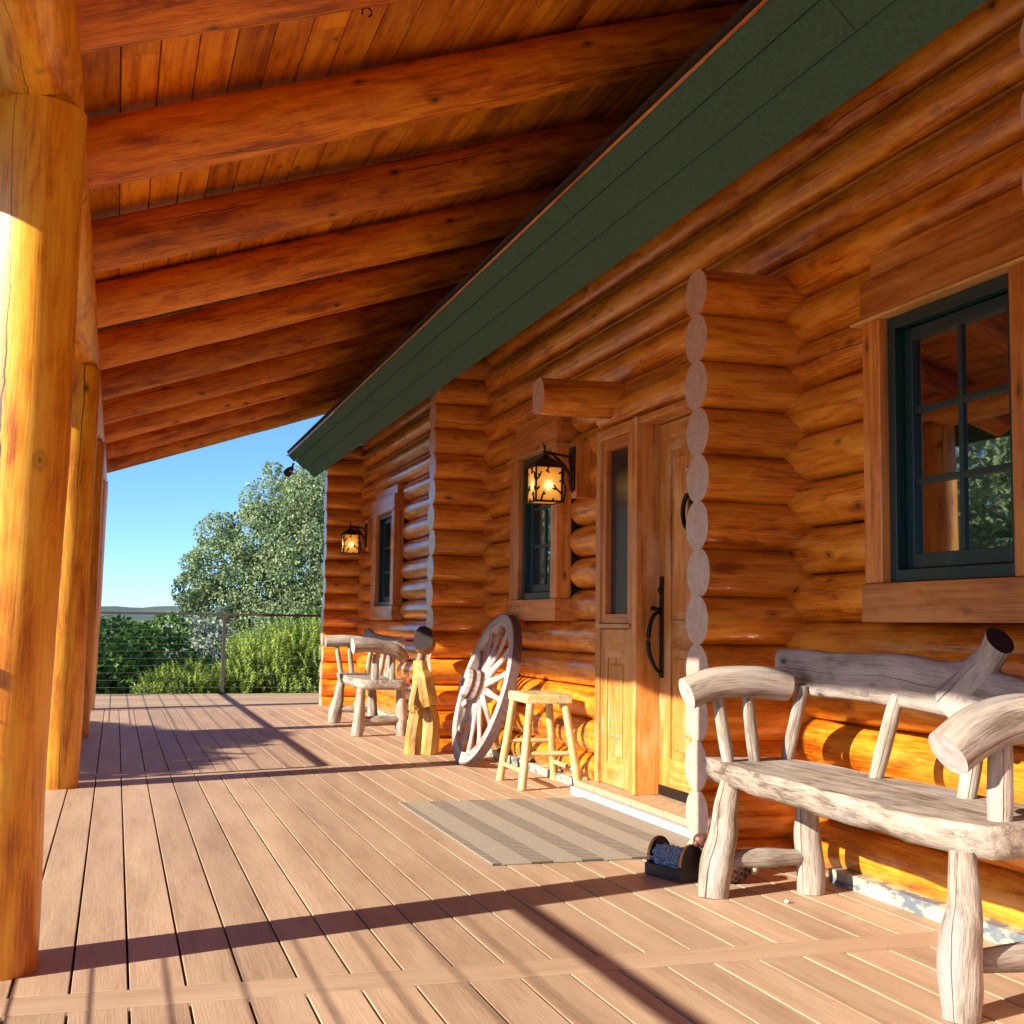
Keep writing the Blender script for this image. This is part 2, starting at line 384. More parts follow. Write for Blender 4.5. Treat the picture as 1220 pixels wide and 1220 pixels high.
        fs += [(i, (i+1) % n, n+(i+1) % n, n+i) for i in range(n)]
        s.add(vs, fs, wc, rnd, [mi if emi is None else emi]*2+[mi]*n, False)
    def ball(s, c, r, seg=14, rings=9, amp=0., mi=0, rnd=None, rot=None):
        rnd = random.random() if rnd is None else rnd; off = random.uniform(0, 60)
        r = V(r) if not isinstance(r, (int, float)) else V((r, r, r)); vs = []; wc = []; c = V(c)
        sd_ = V((off, off*2, 1))
        for i in range(rings+1):
            ph = math.pi*i/rings
            for j in range(seg):
                th = 2*math.pi*j/seg
                d = V((math.sin(ph)*math.cos(th), math.sin(ph)*math.sin(th), math.cos(ph)))
                k = 1+amp*noise.noise(sd_+d*1.8)
                l = V((d.x*r.x*k, d.y*r.y*k, d.z*r.z*k))
                if rot: l = rot @ l
                vs.append(c+l); wc.append((l.z+off, l.x, l.y))
        fs = [(i*seg+j, (i+1)*seg+j, (i+1)*seg+(j+1) % seg, i*seg+(j+1) % seg) for i in range(rings) for j in range(seg)]
        s.add(vs, fs, wc, rnd, mi, True)
    def build(s, name, mats, parent=None, bevel=0., loc=None):
        org = V((0, 0, 0))
        if parent: org = ORG[parent.name]
        elif loc is not None: org = V(loc)
        me = bpy.data.meshes.new(name)
        me.from_pydata([tuple(v-org) for v in s.v], [], s.f)
        if not isinstance(mats, (list, tuple)): mats = [mats]
        for m in mats: me.materials.append(m)
        me.polygons.foreach_set('material_index', s.mi); me.polygons.foreach_set('use_smooth', s.sm)
        a = me.attributes.new('wc', 'FLOAT_VECTOR', 'POINT'); a.data.foreach_set('vector', [x for w_ in s.wc for x in w_])
        a = me.attributes.new('rnd', 'FLOAT', 'POINT'); a.data.foreach_set('value', s.rn)
        me.update()
        o = bpy.data.objects.new(name, me); COL.objects.link(o)
        if parent: o.parent = parent
        elif loc is not None: o.location = loc
        ORG[o.name] = org.copy()
        if bevel:
            b = o.modifiers.new('bevel', 'BEVEL'); b.width = bevel; b.segments = 2; b.limit_method = 'ANGLE'; b.angle_limit = R(50)
        return o
ORG = {}
def thing(name, label, cat, loc, group=None):
    o = bpy.data.objects.new(name, None); COL.objects.link(o); o.location = loc; o.empty_display_size = .2
    o['label'] = label; o['category'] = cat
    if group: o['group'] = group
    ORG[o.name] = V(loc); return o
def tag(o, label, cat, group=None):
    o['label'] = label; o['category'] = cat
    if group: o['group'] = group
    return o
def struct(o): o['kind'] = 'structure'; return o
rr = random.uniform

# ------------------------------------------------------------------ ground, hills, deck
m = MB(); m.add([V((-3000, -3000, -1.1)), V((3000, -3000, -1.1)), V((3000, 3000, -1.1)), V((-3000, 3000, -1.1))], [(0, 1, 2, 3)], [(0, 0, 0)]*4, .5, 0, False)
struct(m.build('ground', GROUND))
m = MB(); vs = []; n = 140
for i in range(n+1):
    x = -900+2000*i/n
    hgt = 15+6*noise.noise(V((x*.006, 3, 0)))+3*noise.noise(V((x*.03, 9, 0)))
    for k, q in enumerate((-.3, .35, .75, 1., .7, -.3)):
        vs.append(V((x, 1300+k*60, max(-2, hgt*q)+(2*noise.noise(V((x*.02, k*3, 1))) if 0 < k < 5 else 0))))
m.add(vs, [(i*6+k, (i+1)*6+k, (i+1)*6+k+1, i*6+k+1) for i in range(n) for k in range(5)], [(0, 0, 0)]*len(vs), .5, 0, True)
struct(m.build('hills', HILLM))

m = MB(); PW, GAP = .1395, .0065; X0 = -.95-.0
ph = -.072-PW*6-.0
for (ya, yb, dxo) in ((-4.5, 3.178, 0), (3.330, 7.775, .0), (7.925, 13.46, .0)):
    x = ph+dxo-.0
    while x < 2.6:
        # boards end in a butt joint somewhere on long runs
        m.box(x+GAP/2, x+PW-GAP/2, ya, yb, -.028, 0, 1)
        x += PW
for ya in (3.182, 7.78, 13.464): m.box(-.91, 2.62, ya+.002, ya+.142, -.028, .0, 0)
y = 13.61
while y < 16.02: m.box(-.91, 3.6, y+.003, y+.1365, -.028, 0, 0); y += .1395
dk = m.build('deck', DECK, bevel=.0018); struct(dk)
m = MB(); m.box(-.9, 2.6, -4.5, 13.62, -.30, -.08); m.box(-.9, 3.6, 13.62, 16.0, -.30, -.08)
m.box(-.935, -.915, -4.5, 16.04, -.32, -.001); m.box(-.91, 3.6, 16.03, 16.05, -.32, -.03)
struct(m.build('deck_substructure', HOLE))

# ------------------------------------------------------------------ log cabin
CAB = thing('log_cabin', 'orange varnished log cabin with green eave boards, running along the right side of the deck', 'cabin', (2.66, 6, 0))
C0 = .1875
WX, WR = 2.653, .0948
openings = [(2.90, 3.785, .94, 2.25), (7.0, 7.94, .94, 2.25), (11.62, 12.72, .94, 2.25), (4.72, 6.41, -.1, 2.07)]
m = MB()
for k in range(17):
    z = .1+C0*k
    segs = [(-4.0, 13.72)]
    for (a, b, z0, z1) in openings:
        if z0 < z < z1:
            ns = []
            for (p, q) in segs:
                if b <= p or a >= q: ns.append((p, q)); continue
                if a > p: ns.append((p, a))
                if b < q: ns.append((b, q))
            segs = ns
    for (p, q) in segs:
        t0 = .08 if any(abs(p-o[1]) < .01 for o in openings) else 0
        t1 = .08 if any(abs(q-o[0]) < .01 for o in openings) else 0
        # split long runs so the grain changes as separate logs butt together
        xo = rr(-.006, .006); r = WR+rr(-.002, .003)
        m.log((WX+xo, p, z), (WX+xo, q, z), r, amp=.03, seg=28, step=.15, tips=(t0, t1), emi=1)
CW = m.build('log_wall', [LOG, LOGEND], CAB)
# solid core behind the logs
m = MB(); m.box(2.69, 2.74, -4, 2.9, 0, 3.1); m.box(2.69, 2.74, 3.8, 4.72, 0, 3.1); m.box(2.69, 2.74, 6.41, 6.95, 0, 3.1)
m.box(2.69, 2.74, 7.94, 11.55, 0, 3.1); m.box(2.69, 2.74, 12.72, 13.7, 0, 3.1)
m.box(2.69, 2.74, 4.72, 6.41, 2.07, 3.1)
for a, b in ((2.9, 3.8), (6.95, 7.94), (11.55, 12.72)): m.box(2.69, 2.74, a, b, 0, .94); m.box(2.69, 2.74, a, b, 2.25, 3.1)
m.box(2.75, 7, 13.62, 13.7, 0, 3.2); m.box(3.05, 3.08, -4, 13.6, 0, 3.1)
m.build('wall_core', DARK, CAB)
# chinking line between the logs
m = MB()
for k in range(17): m.box(2.622, 2.66, -4, 2.9, C0*k+.006-.004+C0*0, C0*k+.006+.004, 1)
# projecting log wings
def wing(y0, ztop, xend, xin=2.72, r=.099, label=None):
    m = MB(); k = 0
    while True:
        z = .006+C0*k
        if z+.09 > ztop: break
        xo = xend+rr(-.008, .008)
        m.log((xin, y0+.1, z), (xo, y0+.1+rr(-.004, .004), z), r+rr(-.002, .003), amp=.04, seg=26, step=.07, emi=1)
        k += 1
    return m.build('projecting_log_wall', [LOG, LOGEND], CAB)
wing(4.355, 2.40, 2.18)
wing(8.76, 2.92, 2.185)
wing(13.70, 2.92, 2.185, 7.0)
wing(2.56-.19, 3.0, 2.185)
m = MB(); m.log((2.72, 6.2, 2.14), (2.10, 6.2, 2.13), .1, amp=.04, seg=26, step=.06, emi=1); m.build('log_stub', [LOG, LOGEND], CAB)
# lintel log above the door
m = MB(); m.log((2.605, 4.60, 2.09), (2.605, 6.42, 2.09), .098, amp=.04, seg=24, emi=1); m.build('lintel_log', [LOG, TRIM], CAB)
# eave boards, roof
P0 = V((1.85, 0, 2.852)); d = V((.732, 0, -.682)).normalized(); nn = V((.682, 0, .732)).normalized(); YA, YB = -4.2, 14.6
def eave(t0, t1, inn, th, ya=YA, yb=YB, mm=None):
    c = P0+d*((t0+t1)/2)+nn*(inn+th/2); c.y = (ya+yb)/2
    (mm or m).obox(c, d, V((0, 1, 0)), nn, ((t1-t0)/2, (yb-ya)/2, th/2), 1)
def splits(t0, t1, inn, th, cuts):
    ys = [YA]+cuts+[YB]
    for a, b in zip(ys[:-1], ys[1:]): eave(t0, t1, inn+rr(0, .002), th, a+.0015, b-.0015)
m = MB(); splits(0, .100, 0, .02, [5.2, 9.9, 12.9]); m.build('eave_board', GREENP, CAB, bevel=.002)
m = MB(); splits(.1025, .2425, .018, .02, [3.1, 8.3, 13.1]); m.build('eave_board', GREENP, CAB, bevel=.002)
m = MB(); splits(.245, .40, .036, .025, [2.62, 9.4, 13.35]); m.build('eave_board', GREENP, CAB, bevel=.002)
m = MB(); c = P0+d*.2+nn*.075; c.y = (YA+YB)/2; m.obox(c, d, V((0, 1, 0)), nn, (.197, (YB-YA)/2-.01, .006), 1); m.build('eave_light_block', DARK, CAB)  # added black sheet: stops light leaking through and keeps the board seams dark
m = MB(); c = P0+d*(-.008)+nn*(-.012+2.6); c.y = (YA+YB+.02)/2; m.obox(c, d, V((0, 1, 0)), nn, (.006, (YB-YA+.04)/2, 2.6), 1)
m.build('roof_edge_trim', TRIM, CAB)
m = MB(); c = P0+d*(-.03)+nn*(2.62); c.y = (YA+YB)/2; m.obox(c, d, V((0, 1, 0)), nn, (.014, (YB-YA)/2, 2.6), 1); m.build('roof', SHING, CAB)
m = MB(); c = P0+d*(.395)+nn*(.068+.45); c.y = (YA+YB)/2; m.obox(c, d, V((0, 1, 0)), nn, (.006, (YB-YA)/2-.002, .45), 1); m.build('soffit', GREENP, CAB)
m = MB()   # gable end closing the roof block
for i in range(12): m.obox(P0+d*.2+nn*(.07+.1+i*.2)+V((0, 14.56, 0)), d, V((0, 1, 0)), nn, (.19, .012, .098), 2)
m.build('gable_board', GREENP, CAB)
# windows
def window(y0, y1, z0=1.08, z1=2.0, cl=.12, cr=.12):
    """y0..y1 frame outer; casing around"""
    f = MB()
    X = 2.52
    t = .042
    # outer frame
    f.box(X+.012, X+.15, y0, y0+t, z0, z1, 2); f.box(X+.012, X+.15, y1-t, y1, z0, z1, 2)
    f.box(X+.012, X+.15, y0+t, y1-t, z1-t, z1, 1); f.box(X+.012, X+.15, y0+t, y1-t, z0, z0+t, 1)
    F = f.build('window', FRAMEG, CAB, bevel=.003)
    a, b, c, d_ = y0+t+.004, y1-t-.004, z0+t+.004, z1-t-.004; s = .045; xs = X+.048
    m = MB(); m.box(xs, xs+.03, a, a+s, c, d_, 2); m.box(xs, xs+.03, b-s, b, c, d_, 2)
    m.box(xs, xs+.03, a+s, b-s, d_-s, d_, 1); m.box(xs, xs+.03, a+s, b-s, c, c+s*1.1, 1)
    m.build('sash', FRAMEG, F, bevel=.003)
    m = MB(); mu = .011; ym = (a+b)/2
    m.box(xs+.008, xs+.024, ym-mu, ym+mu, c+s*1.1, d_-s, 2)
    for i in (1, 2):
        zz = c+s*1.1+(d_-s-c-s*1.1)*i/3
        m.box(xs+.007, xs+.025, a+s, b-s, zz-mu, zz+mu, 1)
    m.build('muntin', FRAMEG, F, bevel=.003)
    m = MB(); m.box(xs+.018, xs+.024, a+s*.5, b-s*.5, c+s*.5, d_-s*.5, 1); m.build('pane', GLASS, F)
    for (q0, q1) in ((y1, y1+cl), (y0-cr, y0)):
        m = MB(); m.box(2.50, 2.60, q0, q1, z0-.002, z1, 2); m.build('casing', TRIM, F, bevel=.004)
    m = MB(); m.box(2.497, 2.66, y0-cr-.01, y1+cl+.01, z1+.012, z1+.155, 1); m.build('header_board', TRIM, F, bevel=.004)
    m = MB(); m.box(2.53, 2.67, y0-cr+.01, y1+cl-.01, z1+.157, z1+.25, 1)
    m.build('header_board', TRIM, F, bevel=.004)
    m = MB(); m.box(2.485, 2.66, y0-cr-.02, y1+cl+.05, z1+.001, z1+.011, 1); m.build('drip_strip', STRIPM, F)
    m = MB(); m.box(2.492, 2.66, y0-cr-.01, y1+cl+.01, z0-.137, z0-.003, 1); m.build('sill_board', TRIM, F, bevel=.004)
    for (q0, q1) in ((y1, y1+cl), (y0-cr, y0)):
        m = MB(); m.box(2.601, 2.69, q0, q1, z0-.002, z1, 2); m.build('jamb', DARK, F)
window(3.02, 3.68, cl=.105); window(7.12, 7.77, cl=.17, cr=.10); window(11.76, 12.5, cl=.2, cr=.12)
# bottom flashing
m = MB(); m.box(2.515, 2.60, 2.78, 3.95, 0, .05, 1); m.box(2.515, 2.60, 3.952, 4.06, .0, .05, 1); m.build('wall_flashing', FLASH, CAB)
m = MB(); m.box(2.53, 2.60, 6.46, 8.74, 0, .045, 1); m.box(2.53, 2.60, 8.98, 13.68, 0, .045, 1); m.build('wall_flashing', FLASH, CAB)
# entrance: sidelight + jamb + door
m = MB(); m.box(2.40, 2.75, 4.57, 6.46, 0, .045, 1, 1); m.box(2.43, 2.75, 4.57, 6.44, .0455, .075, 1, 0)
m.build('door_sill', [SILLW, WHITEF], CAB, bevel=.002)
# sidelight : Y 5.87..6.40 at X 2.52
s = MB(); X = 2.515
s.box(X, X+.12, 6.345, 6.405, .076, 1.99, 2); s.box(X, X+.12, 5.865, 5.93, .076, 1.99, 2)
s.box(X, X+.12, 5.93, 6.345, 1.93, 1.99, 1)
SL = s.build('sidelight', DOORM, CAB, bevel=.004)
m = MB(); m.box(X+.012, X+.07, 5.932, 5.985, .93, 1.928, 2); m.box(X+.012, X+.07, 6.29, 6.343, .93, 1.928, 2); m.box(X+.012, X+.07, 5.987, 6.288, 1.87, 1.928, 1); m.box(X+.012, X+.07, 5.987, 6.288, .93, .98, 1)
m.build('sidelight_sash', TRIM, SL, bevel=.003)
m = MB(); m.box(X+.045, X+.055, 5.985, 6.29, .98, 1.87, 2); m.build('pane', SCREEN, SL)
m = MB(); m.box(X-.012, X+.1, 5.90, 6.37, .905, .928, 1); m.build('ledge', DOORM, SL, bevel=.002)
m = MB(); m.box(X+.02, X+.06, 5.932, 6.343, .076, .903, 2); m.box(X+.012, X+.0195, 5.935, 6.02, .08, .9, 2); m.box(X+.012, X+.0195, 6.255, 6.34, .08, .9, 2)
m.box(X+.012, X+.0195, 6.02, 6.255, .08, .2, 1); m.box(X+.012, X+.0195, 6.02, 6.255, .75, .9, 1)
m.box(X+.014, X+.0198, 6.05, 6.225, .235, .715, 2); m.build('lower_panel', DOORM, SL, bevel=.003)
for z in (.34, ):
    for yy in (6.10, 6.18):
        m = MB(); m.ball((X+.012, yy, z), (.006, .009, .013)); m.build('stud', STEEL, SL)
# jamb and header
m = MB(); m.box(2.505, 2.75, 5.822, 5.864, .0755, 1.99, 2); m.box(2.505, 2.75, 4.60, 4.66, .0755, 1.99, 2); m.box(2.52, 2.75, 4.66, 5.82, 1.955, 1.99, 1); m.build('door_frame', DOORM, CAB, bevel=.003)
dm = MB(); XD = 2.632
dm.box(XD+.012, XD+.045, 4.90, 5.815, .08, 1.95, 2)
for (a, b, c, e, ax) in ((4.90, 5.03, .08, 1.95, 2), (5.685, 5.815, .08, 1.95, 2), (5.03, 5.685, .08, .27, 1), (5.03, 5.685, .80, .95, 1), (5.03, 5.685, 1.80, 1.95, 1)):
    dm.box(XD, XD+.0115, a+.001, b-.001, c+.001, e-.001, ax)
dm.box(XD+.004, XD+.0115, 5.07, 5.645, .31, .76, 2); dm.box(XD+.004, XD+.0115, 5.07, 5.645, .99, 1.76, 2)
DR = dm.build('door', DOORM, CAB, bevel=.003)
m = MB(); m.box(XD-.008, XD-.001, 5.755, 5.795, .66, 1.17, 2)
m.tube([(XD-.005, 5.775, .99), (XD-.05, 5.775, .97), (XD-.075, 5.775, .88), (XD-.07, 5.775, .78), (XD-.03, 5.775, .70), (XD-.005, 5.775, .69)], [.008, .01, .012, .011, .009, .008], 10, sub=5)
m.tube([(XD-.005, 5.775, 1.0), (XD-.06, 5.775, 1.01)], [.008, .012], 8); m.ball((XD-.012, 5.775, 1.10), (.012, .018, .018))
m.build('handle', IRON, DR, bevel=.002)
m = MB()
m.tube([(XD-.03, 5.40+.075*math.cos(t), 1.47+.085*math.sin(t)) for t in [i*math.pi/10 for i in range(21)]], .012, 8, cap=(False, False))
m.box(XD-.03, XD-.001, 5.385, 5.415, 1.36, 1.575, 2); m.build('knocker', IRON, DR, bevel=.002)
for yy in (5.40, 5.50):
    for z in (.40, 1.69):
        m = MB(); m.ball((XD+.002, yy, z), (.005, .010, .014)); m.build('stud', STEEL, DR)
m = MB(); m.box(XD-.004, XD+.0, 4.91, 5.81, .082, .13, 1); m.build('door_sweep', IRON, DR)

# ------------------------------------------------------------------ porch roof
PR = thing('porch_roof', 'sloping log-raftered porch roof with orange board ceiling above the deck', 'porch roof', (-.25, 6, 2.6))
SL_ = .332
def zr(X, base=2.665): return base+SL_*X
cs = math.cos(math.atan(SL_))
rY = [2.40, 3.66]+[4.92+1.26*k for k in range(9)]
for i, yy in enumerate([-3.9, -2.6, -1.35, -.1, 1.15]+rY):
    m = MB(); r = .124+rr(-.008, .008); yc = yy+.09; n = 28; xs0, xs1 = -1.0, 3.0
    j1, j2 = rr(-.02, .02), rr(-.015, .015)
    pts = []; rd = []
    for k in range(n+1):
        u = k/n; X = xs0+(xs1-xs0)*u
        pts.append((X, yc+j1*math.sin(u*3.1)+.01*noise.noise(V((u*4, i, 0))), zr(X)+r/cs+j2*math.sin(u*5))); rd.append(r*(1.06-.12*u))
    m.tube(pts, rd, 24, .05, nfreq=2.5, emi=1)
    m.build('rafter', [RAFT, LOGEND], PR)
# ceiling boards
m = MB(); ZC = 2.665+.262/cs+.0; X = -1.08; pitch = .143
ax = V((1, 0, SL_)).normalized(); az = V((-SL_, 0, 1)).normalized()
while X < 3.6:
    yj = -4.0
    while yj < 15.25:
        ln = rr(2.4, 4.9); ye = min(15.25, yj+ln)
        c = V((X, (yj+ye)/2, ZC+SL_*X))+az*.01
        m.obox(c, ax, V((0, 1, 0)), az, (pitch/2/cs*.5*2*cs-.0025, (ye-yj)/2-.0008, .009), 1)
        yj = ye
    X += pitch*cs
m.build('ceiling', CEIL, PR, bevel=.003)
m = MB(); c = V((1.25, 5.6, ZC+SL_*1.25))+az*.055; m.obox(c, ax, V((0, 1, 0)), az, (2.46, 9.7, .03), 1); m.build('roof_deck', SHING, PR)
m = MB(); m.box(-1.085, -1.045, -4.1, 15.3, 2.36, ZC-.35+.1, 1); m.build('fascia', GREENP, PR)
m = MB(); pts = []
for k in range(60): pts.append((-.268+.006*noise.noise(V((k*.2, 1, 0))), -4+19*k/59, 2.440+.006*noise.noise(V((k*.3, 5, 0)))))
m.tube(pts, .116, 28, .03, nfreq=1.5, emi=1); m.build('eave_beam', [POSTM, LOGEND], PR)
m = MB(); 
# ------------------------------------------------------------------ porch posts
plabels = ['thick nearest porch post with a sharp line between its sunlit and shaded sides', 'second porch post from the camera, partly behind the nearest post',
           'third porch post, a thin sliver behind the second post', 'farthest porch post at the left beside the open sky and railing']
for (yy, lb) in zip((3.60+.0, 7.32, 10.4, 13.4), plabels):
    T = thing('porch_post', lb, 'post', (-.295, yy, 0), 'log posts holding up the porch roof')
    m = MB(); n = 26; pts = []; rd = []
    s1, s2 = rr(0, 50), rr(0, 50)
    for k in range(n+1):
        u = k/n; z = .0+2.325*u
        pts.append((-.292+.008*noise.noise(V((u*2.5, s1, 0)))+.044*u, yy+.01*noise.noise(V((u*2.5, s2, 0))), z)); rd.append(.129-.012*u)
    m.tube(pts, rd, 36, .05, nfreq=2., up=(0, 1, 0), emi=1); m.build('shaft', [POSTM, LOGEND], T)
    # saddle flat
    m = MB(); m.log((-.262, yy-.0, 2.31), (-.262, yy, 2.35), .105, seg=20, step=.02); m.build('saddle', POSTM, T)

# ------------------------------------------------------------------ railings
def railing(name_label, a, b, posts, cat='railing', loc=None):
    T = thing('cable_railing', name_label, cat, a)
    a, b = V(a), V(b); dr = (b-a).normalized(); pe = V((0, 0, 1)).cross(dr)
    m = MB(); m.obox((a+b)/2+V((0, 0, .99)), dr, pe, V((0, 0, 1)), ((b-a).length/2, .024, .014), 0); m.build('top_rail', RAILM, T, bevel=.003)
    for p in posts:
        q = a+dr*p; m = MB(); m.obox(q+V((0, 0, .487)), dr, pe, V((0, 0, 1)), (.021, .021, .487), 2); m.obox(q+V((0, 0, .006)), dr, pe, V((0, 0, 1)), (.045, .045, .005), 2)
        m.build('rail_post', RAILM, T, bevel=.002)
    for k in range(10):
        z = .085+.0885*k; m = MB(); m.tube([a+V((0, 0, z)), b+V((0, 0, z))], .0028, 6); m.build('cable', CABLE, T)
railing('dark metal cable railing across the far end of the deck', (-.75, 15.98, 0), (3.5, 15.98, 0), (.0, 2.05, 4.1))
railing('cable railing along the far part of the open left deck edge', (-.75, 7.42, 0), (-.75, 15.9, 0), (.0, 2.8, 5.6))
railing('cable railing along the near part of the open left deck edge', (-.75, -4.2, 0), (-.75, 3.58, 0), (0, 2.6, 5.2, 7.76))

# ------------------------------------------------------------------ lanterns
def lantern(yc, lb, xb=2.30, zc=1.715, sc=.94):
    T = thing('wall_lantern', lb, 'lantern', (2.5, yc, zc), 'amber twig lanterns on the log wall')
    hw, hh = .082*sc, .108*sc
    m = MB(); m.box(2.475, 2.60, yc-.045, yc+.045, zc-.07, zc+.26, 2); m.build('mounting_block', TRIM, T, bevel=.004)
    m = MB(); m.box(2.462, 2.474, yc-.035, yc+.035, zc-.03, zc+.225, 2)
    for k in range(4): m.tube([(2.458, yc+rr(-.03, .03), zc-.04+.06*k), (2.452, yc+rr(-.035, .035), zc+.03+.06*k)], .006, 6)
    m.build('back_plate', BRONZE, T, bevel=.002)
    m = MB(); m.tube([(2.46, yc, zc+.165), (2.36, yc, zc+.18), (xb-.01, yc, zc+.185)], [.009, .008, .007], 8, .1, sub=4)
    m.tube([(2.46, yc, zc+.03), (2.44, yc, zc+.08), (2.39, yc, zc+.14), (2.345, yc, zc+.175)], [.011, .010, .009, .007], 8, .1, sub=4)
    m.tube([(xb, yc, zc+.225), (xb, yc, zc+.14)], .007, 8); m.tube([(xb, yc, zc+.20), (xb-.012, yc+.005, zc+.245)], [.007, .003], 6)
    m.build('arm', BRONZE, T)
    m = MB()
    def pyr(z0, z1, a, b_):
        vs = [V((xb+i*a, yc+j*a, z0)) for i, j in ((-1, -1), (1, -1), (1, 1), (-1, 1))]+[V((xb+i*b_, yc+j*b_, z1)) for i, j in ((-1, -1), (1, -1), (1, 1), (-1, 1))]
        m.add(vs, [(3, 2, 1, 0), (4, 5, 6, 7), (0, 1, 5, 4), (1, 2, 6, 5), (2, 3, 7, 6), (3, 0, 4, 7)], [(0, 0, 0)]*8, .5, 0, False)
    pyr(zc+hh+.002, zc+hh+.058, hw+.022, .018); pyr(zc+hh+.058, zc+hh+.07, .018, .014); m.build('cap', BRONZE, T, bevel=.002)
    m = MB()
    for i, j in ((-1, -1), (1, -1), (1, 1), (-1, 1)): m.tube([(xb+i*hw, yc+j*hw, zc-hh-.006), (xb+i*hw, yc+j*hw, zc+hh)], .006, 8, .1)
    for z in (zc-hh, zc+hh-.004):
        for i in (-1, 1):
            m.tube([(xb-hw-.012, yc+i*hw, z), (xb+hw+.012, yc+i*hw, z)], .0065, 8, .12); m.tube([(xb+i*hw, yc-hw-.012, z), (xb+i*hw, yc+hw+.012, z)], .0065, 8, .12)
    m.build('frame', BRONZE, T)
    # glowing panes: wc = distance from pane centre
    m = MB()
    for (ux, n_) in (((1, 0), (0, -1)), ((1, 0), (0, 1)), ((0, 1), (-1, 0)), ((0, 1), (1, 0))):
        q = hw-.003; g = 6
        vs = []; wc = []
        for a in range(g+1):
            for b_ in range(g+1):
                u = (a/g*2-1)*(hw-.004); zz = (b_/g*2-1)*(hh-.003)
                vs.append(V((xb+ux[0]*u+n_[0]*q, yc+ux[1]*u+n_[1]*q, zc+zz))); wc.append((u, zz+.01, 0))
        m.add(vs, [(a*(g+1)+b_, (a+1)*(g+1)+b_, (a+1)*(g+1)+b_+1, a*(g+1)+b_+1) for a in range(g) for b_ in range(g)], wc, .5, 0, False)
    m.box(xb-hw+.004, xb+hw-.004, yc-hw+.004, yc+hw-.004, zc-hh, zc-hh+.003)
    m.build('glowing_pane', LAMP, T)
    random.seed(int(yc*10))
    for (ux, n_) in (((1, 0), (0, -1)), ((0, 1), (-1, 0)), ((0, 1), (1, 0)), ((1, 0), (0, 1))):
        def P(u, v): return V((xb+ux[0]*u+n_[0]*(hw+.002), yc+ux[1]*u+n_[1]*(hw+.002), zc+v))
        for (pp) in ([(.078, -.06), (.05, -.035), (.03, -.01)], [(.05, -.035), (.022, -.032)], [(-.05, -.105), (-.04, -.07), (-.03, -.05)], [(-.04, -.07), (-.022, -.062)],
                     [(.0, .105), (-.012, .08), (-.022, .07)], [(-.012, .08), (-.002, .062)], [(-.08, .02), (-.06, .04), (-.05, .07)], [(-.06, .04), (-.07, .055)], [(.08, .07), (.06, .06)], [(.02, -.107), (.03, -.09)], [(.082, .02), (.065, .012)], [(-.075, -.04), (-.06, -.02)]):
            m = MB(); m.tube([P(u*sc, v*sc) for u, v in pp], [.0065]+[.0045]*(len(pp)-1), 6, .15); m.build('twig', BRONZE, T)
    m = MB(); m.tube([(xb+hw+.01, yc-hw, zc-hh), (xb+hw+.022, yc-hw, zc-.03), (xb+hw+.005, yc-hw, zc+.03), (xb+hw+.015, yc-hw, zc+hh)], [.006]*4, 6, .1, sub=3)
    m.build('twig', BRONZE, T)
    random.seed(int(yc*7))
lantern(6.66, 'glowing amber twig lantern between the middle window and the entrance sidelight')
lantern(12.86, 'small distant glowing amber lantern near the far corner of the cabin', xb=2.30, zc=1.73)

HK = (.78, 4.295, 3.125)
# spotlight on the eave corner
T = thing('spotlight', 'small black floodlight hanging from the far corner of the green eave', 'floodlight', (1.88, 14.5, 2.74))
m = MB(); m.tube([(1.905, 14.5, 2.755), (1.895, 14.5, 2.72), (1.875, 14.48, 2.69)], [.014, .010, .012], 8); m.build('bracket', IRON, T)
m = MB(); m.tube([(1.895, 14.52, 2.705), (1.865, 14.50, 2.67), (1.835, 14.46, 2.635), (1.825, 14.45, 2.622)], [.022, .042, .05, .048], 14, cap=(True, True)); HD = m.build('lamp_head', IRON, T)
m = MB(); m.ball((1.862, 14.425, 2.655), (.018, .018, .018)); m.build('lens', LAMPW, HD)
m = MB(); m.tube([(HK[0]+.018*math.cos(t), HK[1], HK[2]+.018*math.sin(t)) for t in [i*.5-1.2 for i in range(11)]], .0035, 6); m.tube([(HK[0], HK[1], HK[2]+.018), (HK[0], HK[1], HK[2]+.09)], .0035, 6)
tag(m.build('ceiling_hook', IRON, loc=HK), 'tiny black hook screwed into the porch ceiling near the top edge', 'hook')

